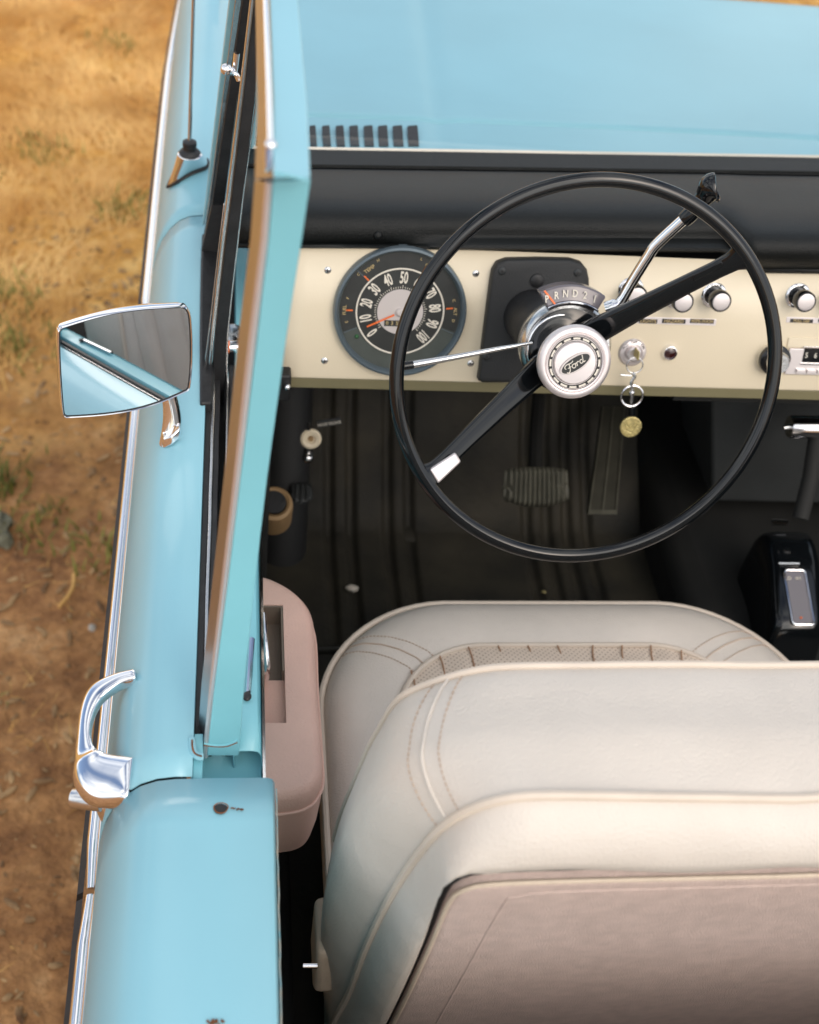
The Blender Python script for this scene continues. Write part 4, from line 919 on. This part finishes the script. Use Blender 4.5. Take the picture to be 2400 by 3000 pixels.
bm = NB(); box(bm, (-.017, -.0055, -.002), (.017, .0055, .001), fm); tg = obj('release_tag', bm, 'cover', CAR, bevel=.001)
bm = NB(); text_bm(bm, 'HOOD RELEASE', .0056, fm @ Matrix.Translation((0, -.0012, .0014)), sx=.82, depth=.0002); obj('tag_lettering', bm, 'white', tg, smooth=False)

# right: chrome grip of the transfer lever, gate with bezel
bm = NB(); a = P(2312, 1250, y=1.38); c_ = a + Vector((.09, 0, 0)); tube(bm, [a, a + Vector((.002, 0, 0)), c_], [.0150, .0165, .0165], 24); gp = obj('transfer_lever', bm, 'chrome', CAR)
bm = NB(); tube(bm, [P(2296, 1253, y=1.38), a + Vector((.002, 0, 0))], .0045, 12); obj('grip_stud', bm, 'steel', gp)
bm = NB(); tube(bm, [a + Vector((.05, .01, -.01)), P(2375, 1400, y=1.34), P(2345, 1520, y=1.30)], .012, 10); obj('lever_shaft', bm, 'dark', gp)
bm = NB(); qo = on_plane(2338, 1740, Vector((0, 1.22, .78)), Vector((0, -.35, .94))); GN = Vector((0, -.35, .94)).normalized(); GU = Vector((0, .94, .35)).normalized(); GM = frame_m(qo, DE, GU, GN)
gp_ = lambda px, py, dn=0: on_plane(px, py, Vector((0, 1.22, .78)), GN) - Vector((0, 0, dn))
gpath = smoothpts([gp_(2338, 1880, .07), gp_(2340, 1848, .022), gp_(2340, 1820, .002), gp_(2334, 1740), gp_(2328, 1640, 0), gp_(2318, 1570, .006), gp_(2308, 1520, .028), gp_(2306, 1500, .08)], 4)
sec = ((-.040, -.20), (-.039, -.040), (-.036, -.014), (-.030, -.004), (-.022, 0), (.024, 0), (.036, -.003), (.043, -.012), (.046, -.040), (.047, -.20))
vs = grid(bm, [[c_ + Vector((a_, 0, b_)) for a_, b_ in sec] for c_ in gpath]); cap(bm, vs[0]); cap(bm, vs[-1], True)
gt = obj('shift_console', bm, 'plastic', CAR)
rowsb = rrect(.0165, .043, .006, 6)
sk = Matrix(((1, .02, 0, 0), (0, 1, 0, 0), (0, 0, 1, 0), (0, 0, 0, 1)))
bm = NB(); tube(bm, [GM @ (sk @ (p + Vector((0, -.006, .002)))) for p in rowsb], .0018, 8, closed=True); obj('console_bezel', bm, 'chrome', gt)
bm = NB(); prism(bm, [GM @ (sk @ (p * .96 + Vector((0, -.006, .001)))) for p in rowsb], -GN * .002); obj('console_lens', bm, 'lens', gt, smooth=False)
bm = NB(); text_bm(bm, 'LO', .0075, GM @ Matrix.Translation((-.011, .024, .0018))); text_bm(bm, '4H', .0075, GM @ Matrix.Translation((.004, .024, .0018))); obj('console_lettering', bm, 'white', gt, smooth=False)
bm = NB(); bmesh.ops.create_uvsphere(bm, u_segments=10, v_segments=6, radius=.002, matrix=GM @ Matrix.Translation((-.003, -.038, .001))); obj('console_lamp', bm, 'orange', gt)
bm = NB(); tube(bm, [GM @ Vector((-.022, .047, .003)), GM @ Vector((.010, .047, .003))], .0016, 8); obj('console_strip', bm, 'chrome', gt)
bm = NB(); tube(bm, [gp_(2268, 1512, .012), gp_(2312, 1514, .012)], .0045, 8); obj('console_strip', bm, 'chrome', gt)
bm = NB()
for px in (2277, 2400): bmesh.ops.create_uvsphere(bm, u_segments=10, v_segments=6, radius=.004, matrix=Matrix.Translation(P(px, 1840, z=.76)))
obj('console_screws', bm, 'steel', gt)

# ------------------------------------------------------------------ driver seat
seat_cx = .427
bm = NB()
CY, CB = .897, .268      # centre y, half depth
def cush_ring(ins, z, rf=.17, rb=.09):
    a, b_ = .316 - ins, CB - ins
    pts = rrect(a, b_, (max(.02, rf - ins * .6), max(.02, rf - ins * .6), max(.02, rb - ins * .6), max(.02, rb - ins * .6)), 14, seat_cx, CY)
    out = []
    for p in pts:
        y = p.y + .012 * (1 - ((p.x - seat_cx) / .3) ** 2) * (1 if p.y > CY else 0)
        out.append(Vector((p.x, y, z)))
    return out
prof_c = [(.02, .74), (.004, .765), (-.002, .80), (.0, .84), (.004, .861), (.010, .872), (.022, .882), (.040, .888), (.060, .889), (.080, .885), (.090, .878)]
grid(bm, [cush_ring(i, z) for i, z in prof_c], True)
seat = obj('driver_seat', bm, 'vinyl', CAR, ang=60); seat['label'] = 'cream vinyl bucket seat with perforated insert'
bm = NB(); tube(bm, cush_ring(.0, .862), .0042, 8, closed=True); obj('cushion_piping', bm, 'piping', seat)
bm = NB(); tube(bm, cush_ring(.092, .882), .0038, 8, closed=True); obj('insert_piping', bm, 'piping', seat)
# insert as a quilted height field
bm = NB(); insr = cush_ring(.094, .882); nI = len(insr); cI = sum(insr, Vector()) / nI; rows = []
def quilt(x): 
    f = ((x - seat_cx) / .0385 + .2) % 1.0; return .0065 * (1 - abs(2 * f - 1) ** 2.4)
for s in [1 - i / 16 for i in range(17)]:
    s = max(s, .01); row = []
    dens_ = 6
    for i in range(nI):
        for k_ in range(dens_):
            p = insr[i].lerp(insr[(i + 1) % nI], k_ / dens_); q = cI + (p - cI) * s; row.append(Vector((q.x, q.y, .8805 + quilt(q.x) * min(1, (1 - s) * 8 + .2))))
    rows.append(row)
grid(bm, rows, True); obj('seat_insert', bm, 'perf', seat, ang=80)
bm = NB()
k0 = [seat_cx + (.0385 * (j - .2)) for j in range(-5, 7)]
for xk in k0:
    yfr = CY + CB - .094 + .012
    rr2 = abs(xk - seat_cx); yy = yfr - max(0, (rr2 - .1)) ** 2 * 4
    tube(bm, smoothpts([Vector((xk + (.004 if xk > seat_cx else -.004), yy - .002, .8845)), Vector((xk, yy - .04, .8830)), Vector((xk, yy - .20, .8830))], 3), .0011, 5)
obj('insert_stitching', bm, 'seam', seat)
def zc(ins):
    for (i0, z0), (i1, z1) in zip(prof_c[3:-1], prof_c[4:]):
        if i0 <= ins <= i1: return z0 + (z1 - z0) * (ins - i0) / (i1 - i0)
    return .88
def cush_pt(side, off, t_):      # line across the front corner from piping to insert
    ins = .006 + .086 * t_; ring = cush_ring(ins, 0)
    # choose ring index on the corner arc; 15 pts per corner: corner0 = front right, corner1 = front left
    f = 8.4 + off * (1 + .9 * t_) - 2.2 * t_ if side < 0 else 6.2 - off * (1 + .9 * t_) + 2.2 * t_
    base = 15 if side < 0 else 0
    i = int(math.floor(f)); fr_ = f - i; p = ring[(base + i) % len(ring)].lerp(ring[(base + i + 1) % len(ring)], fr_); p.z = zc(ins) + .0008; return p
for side in (-1, 1):
    bm = NB()
    for off, dash_ in ((-.75, 1), (0, 0), (.75, 1)):
        pts = [cush_pt(side, off, i / 24) for i in range(25)]
        if dash_:
            for i in range(0, 24, 1): tube(bm, [pts[i].lerp(pts[i + 1], .1), pts[i].lerp(pts[i + 1], .75)], .00075, 5)
        else: tube(bm, pts, .0009, 5)
    obj('cushion_stitching', bm, 'thread', seat)
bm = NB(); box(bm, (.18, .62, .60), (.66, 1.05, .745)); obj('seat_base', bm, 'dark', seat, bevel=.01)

# seat back
BO = Vector((.419, .690, .850)); BT = rad(12); BV = Vector((0, -math.sin(BT), math.cos(BT))); BW = Vector((0, math.cos(BT), math.sin(BT)))
def bp3(u, v, w_): return BO + Vector((u, 0, 0)) + BV * v + BW * w_
def half(pl, n=80):          # smooth half outline (left bottom -> top centre), resampled, then mirrored
    q = smoothpts([Vector((a, b_, 0)) for a, b_ in pl], 8); L = [0]
    for a, b_ in zip(q[:-1], q[1:]): L.append(L[-1] + (b_ - a).length)
    out = []; k = 0
    for i in range(n):
        d = L[-1] * i / (n - 1)
        while k < len(L) - 2 and L[k + 1] < d: k += 1
        out.append(q[k].lerp(q[k + 1], (d - L[k]) / max(1e-9, L[k + 1] - L[k])))
    return out + [Vector((-p.x, p.y, 0)) for p in out[::-1][1:]]
OF = half([(-.31, -.25), (-.312, .10), (-.300, .30), (-.290, .38), (-.28, .43), (-.26, .454), (-.226, .476), (-.191, .483), (-.1, .485), (0, .483)])
OM = half([(-.30, -.25), (-.318, .05), (-.321, .15), (-.319, .25), (-.313, .32), (-.301, .42), (-.277, .468), (-.235, .490), (-.191, .497), (-.1, .498), (0, .496)])
O0 = half([(-.30, -.25), (-.323, .05), (-.326, .155), (-.323, .275), (-.316, .36), (-.299, .440), (-.27, .485), (-.23, .504), (-.19, .508), (-.1, .508), (0, .505)])
OR = half([(-.305, -.25), (-.301, -.1), (-.293, .02), (-.290, .161), (-.283, .291), (-.273, .385), (-.261, .453), (-.245, .490), (-.222, .510), (-.19, .515), (-.1, .508), (0, .500)])
OG = half([(-.27, -.25), (-.259, .07), (-.256, .286), (-.259, .436), (-.250, .457), (-.237, .463), (-.171, .466), (-.115, .458), (-.072, .452), (0, .460)])
OS = half([(-.262, -.25), (-.253, .07), (-.250, .286), (-.250, .400), (-.243, .430), (-.225, .441), (-.17, .4435), (-.1, .443), (0, .442)])
OC = half([(-.215, -.25), (-.210, .144), (-.207, .39), (-.200, .415), (-.180, .425), (-.1, .426), (0, .426)])
def mixo(a, b_, t_): return [p.lerp(q, t_) for p, q in zip(a, b_)]
def scl(o_, k_): return [Vector((p.x * k_, .15 + (p.y - .15) * k_, 0)) for p in o_]
def crease_n(p, w_):
    return .0016 * noise.noise(Vector((p.x * 9, p.y * 12, w_ * 14))) + .0007 * noise.noise(Vector((p.x * 30, p.y * 30, w_ * 40)))
def ring3(o_, w_, nz_=True):
    return [bp3(p.x * (1 + (crease_n(p, w_) if nz_ else 0)), p.y + (crease_n(p, w_) * 1.2 if nz_ else 0), w_) for p in o_]
rows = [ring3(scl(OF, .7), .080), ring3(scl(OF, .9), .085), ring3(scl(OF, .97), .083)]
rows += [ring3(o_, w_) for o_, w_ in ((OF, .073), (mixo(OF, OM, .35), .062), (mixo(OF, OM, .75), .046), (OM, .030), (mixo(OM, O0, .7), .014), (O0, .0), (mixo(O0, OR, .18), -.014), (mixo(O0, OR, .45), -.028), (mixo(O0, OR, .75), -.039), (OR, -.047))]
bm = NB(); grid(bm, rows); bk = obj('seat_back', bm, 'vinyl', seat, ang=70)
bm = NB(); bx = []
for t_, w_, k_ in ((0, -.047, 0), (.10, -.058, .6), (.26, -.070, 1), (.46, -.079, 1), (.68, -.085, .7), (.88, -.087, .3), (1, -.084, 0), (1.02, -.070, 0)):
    o_ = mixo(OR, OG, t_); row = []
    for p in o_:
        pk_ = math.exp(-((abs(p.x) - .262) ** 2 + (p.y - .45) ** 2) / .0022)       # gathers at the corner
        row.append(bp3(p.x, p.y, w_) + BW * (k_ * (.0035 * pk_ * math.sin((p.x * 1.2 + p.y) * 260) + .0016 * noise.noise(Vector((p.x * 22, p.y * 30, 3))))))
    bx.append(row)
grid(bm, bx); obj('rear_boxing', bm, 'vinyl', seat, ang=70)
bm = NB(); grid(bm, [[bp3(u, v, .0850 + .009 * (1 - abs(2 * (((u / .046) + .5) % 1.0) - 1) ** 3) - .010 * max(0, (abs(u) - .275) / .012)) for u in lin(-.285, .285, 193)] for v in lin(-.02, .37, 12)])
obj('back_insert', bm, 'vinyl', seat, ang=80)
bm = NB(); tube(bm, ring3(OF, .0745)[30:-30], .0034, 8); obj('front_piping', bm, 'piping', seat)
bm = NB(); tube(bm, [p + BV * .0008 for p in ring3(OR, -.0478, False)], .0040, 8); obj('rear_piping', bm, 'piping', seat)
bm = NB(); wav = lambda p: .0012 * noise.noise(Vector((p.x * 7, p.y * 7, 2)))
rr3 = [ring3(OS, -.060, False), ring3(OS, -.0835, False), ring3(scl(OS, .992), -.0865, False), ring3(scl(OS, .975), -.0875, False)]
cS = bp3(0, -.25, -.0885)
rr3 += [[cS + (p - cS) * k_ for p in rr3[-1]] for k_ in (.9, .8, .65, .5, .35, .2, .02)]
grid(bm, rr3); sh_ = obj('seat_shell', bm, 'shell', seat, ang=70)
bm = NB(); tube(bm, ring3(scl(OS, 1.008), -.074, False), .0045, 8); obj('shell_gap', bm, 'rubber', sh_)
bm = NB(); tube(bm, ring3(scl(OS, .998), -.0855, False), .0021, 8); obj('shell_edge', bm, 'boxing', sh_)
bm = NB(); tube(bm, ring3(OC, -.0872, False), .0014, 6); obj('shell_crease', bm, 'shell', sh_)
def rowpt(k_, f):
    i = int(f); return rows[k_][i].lerp(rows[k_][i + 1], f - i)
fa = min(range(80), key=lambda i: (OF[i] - Vector((-.250, .463, 0))).length); fb_ = min(range(80), key=lambda i: (OR[i] - Vector((-.257, .468, 0))).length)
NN = len(rows[0]) - 1
for sgn in (0, 1):
    bm3 = NB()
    for off, ds_ in ((-1.0, 1), (0, 0), (1.0, 1)):
        pts = []
        for k_ in range(3, len(rows)):
            t_ = (k_ - 3) / (len(rows) - 4); f = fa + (fb_ - fa) * t_ - .6 * math.sin(math.pi * t_) + off * (1 + .25 * t_)
            if sgn: f = NN - f
            p = rowpt(k_, f); c_ = bp3(0, .25, .02); pts.append(p + (p - c_).normalized() * .0005)
        pts = smoothpts(pts, 3)
        if ds_:
            bm = NB()
            for i in range(0, len(pts) - 1, 1): tube(bm, [pts[i].lerp(pts[i + 1], .1), pts[i].lerp(pts[i + 1], .75)], .0006, 5)
            obj('back_stitching', bm, 'thread', seat)
        else: tube(bm3, pts, .0015, 6)
    obj('back_seam', bm3, 'vinyl', seat)
# seat hinge pin and recline bracket on the left side
bm = NB(); q = P(908, 2830, z=.90); tube(bm, [P(888, 2830, z=.9), P(930, 2830, z=.9)], .0028, 10); obj('hinge_pin', bm, 'chrome', seat)
bm = NB(); box(bm, (.092, .668, .80), (.118, .735, .885)); obj('hinge_bracket', bm, 'boxing', seat, bevel=.008)

# ------------------------------------------------------------------ rear of the body (seen in the mirror), wheels, underbody
bm = NB(); box(bm, (.043, -1.9, 1.10), (.080, .42, 1.1745)); obj('deck_rail', bm, 'rubber', quarter, bevel=.002)
bm = NB(); box(bm, (.082, -1.9, 1.12), (.089, .42, 1.176)); obj('deck_moulding', bm, 'chrome', quarter, bevel=.001)
bm = NB(); box(bm, (.091, -1.9, 1.02), (.130, .42, 1.170)); obj('deck_inner_rail', bm, 'paint', quarter, bevel=.003)
bm = NB(); rows_ = []
for i in range(121):
    x = .132 + 1.27 * i / 120; z_ = 1.13 + (.006 if (i // 4) % 2 else 0); rows_.append([Vector((x, y, z_)) for y in (-1.95, .35)])
grid(bm, rows_); obj('tonneau_panel', bm, 'bed', CAR, solid=.004, smooth=False)
bm = NB(); box(bm, (.0, -1.3, .45), (1.46, 3.0, .56)); box(bm, (1.45, -1.3, .5), (1.58, 3.0, 1.13)); box(bm, (.03, 2.56, .62), (1.43, 2.9, 1.02)); obj('underbody', bm, 'paint_in', CAR, bevel=.02)
for yy in (2.35, .0):
    for sx in (0, 1):
        mw = Matrix.Translation((-.03 if sx == 0 else 1.49, yy, .35)) @ Matrix.Rotation(rad(90), 4, 'Y')
        bm = NB(); lathe(bm, [(.20, -.09), (.33, -.10), (.355, -.07), (.36, 0), (.355, .07), (.33, .10), (.20, .09)], 40, mw); t_ = obj('tyre', bm, 'tyre', CAR)
        bm = NB(); lathe(bm, [(0, -.05), (.08, -.06), (.10, -.03), (.19, -.05), (.205, -.085), (.205, .085), (0, .08)], 32, mw); obj('wheel_rim', bm, 'white', t_)

# ------------------------------------------------------------------ key ring hanging from the ignition
kq = D(1853, 1034, .018)
KR = empty('key_ring', D(1850, 1250, .02)); tag(KR, 'chrome ring of keys with round brass fob hanging from the ignition switch', 'keys')
bm = NB(); f0 = D(1858, 1030, .012); ex_, ey_ = DN, DU
ribbon(bm, [f0 + DU * .006, f0 + DU * .006 + DN * .018], [f0 - DU * .006, f0 - DU * .006 + DN * .018], DE * .0022); obj('ignition_key', bm, 'brassm', KR, bevel=.001)
def ringat(c_, r, mn_, tr, n_=40, sx=1, sy=1):
    bm = NB(); e1_ = DE; e2_ = mn_.cross(DE).normalized()
    tube(bm, [c_ + e1_ * r * sx * math.cos(a) + e2_ * r * sy * math.sin(a) for a in [2 * math.pi * i / n_ for i in range(n_)]], tr, 8, closed=True); return bm
off = .022
obj('split_ring', ringat(D(1860, 1070, off), .0105, DN, .0009), 'steel', KR)
bm = NB(); tube(bm, smoothpts([D(1852, 1092, off), D(1860, 1102, off), D(1850, 1120, off), D(1852, 1140, off)], 4), .0022, 8); tube(bm, [D(1818, 1098, off), D(1850, 1100, off)], .0013, 6); obj('clasp', bm, 'steel', KR)
obj('key_loop', ringat(D(1852, 1160, off), .0142, DN, .0015), 'chrome', KR)
bm = NB(); tube(bm, [D(1853, 1140, off), D(1850, 1182, off)], [.0028, .0022], 8); bmesh.ops.create_uvsphere(bm, u_segments=10, v_segments=8, radius=.004, matrix=Matrix.Translation(D(1851, 1150, off))); obj('key', bm, 'steel', KR)
bm = NB(); tube(bm, [D(1852, 1192, off), D(1852, 1215, off)], .0045, 10); obj('fob_strap', bm, 'plastic', KR)
fq = D(1848, 1250, off); fm = frame_m(fq, DE, DU, DN)
bm = NB(); lathe(bm, [(.0142, -.0015), (.0142, .0015), (.0128, .002), (.0122, .0012), (0, .0012)], 40, fm); fb = obj('fob', bm, 'brassm', KR)
bm = NB()
for i in range(14):
    a = 2 * math.pi * i / 14; bmesh.ops.create_uvsphere(bm, u_segments=6, v_segments=4, radius=.0007, matrix=fm @ Matrix.Translation((.0105 * math.cos(a), .0105 * math.sin(a), .0014)))
for s_ in (-1, 1):
    tube(bm, smoothpts([fm @ Vector((0, -.002, .0014)), fm @ Vector((s_ * .004, .004, .0016)), fm @ Vector((s_ * .0075, .0045, .0014)), fm @ Vector((s_ * .006, -.001, .0014)), fm @ Vector((s_ * .003, -.005, .0014))], 4), .0008, 6)
obj('fob_relief', bm, 'brassm', fb)

# white pebble and crumb on the floor mat
for px, py, r, lb, m_ in ((1031, 1723, .008, 'small white pebble on the black floor mat', 'stone'), (1594, 1734, .003, 'tiny yellow crumb on the floor mat in front of the seat', 'brassm')):
    p = P(px, py, z=FZ + .006); bm = NB(); bmesh.ops.create_icosphere(bm, subdivisions=3, radius=r, matrix=Matrix.Translation(p) @ Matrix.Diagonal((1.3, .9, .6, 1)))
    for v in bm.verts: v.co += Vector((noise.noise(v.co * 150), noise.noise(v.co * 150 + Vector((5, 0, 0))), 0)) * r * .35
    o = obj('pebble' if r > .005 else 'crumb', bm, m_); tag(o, lb, 'pebble' if r > .005 else 'crumb')
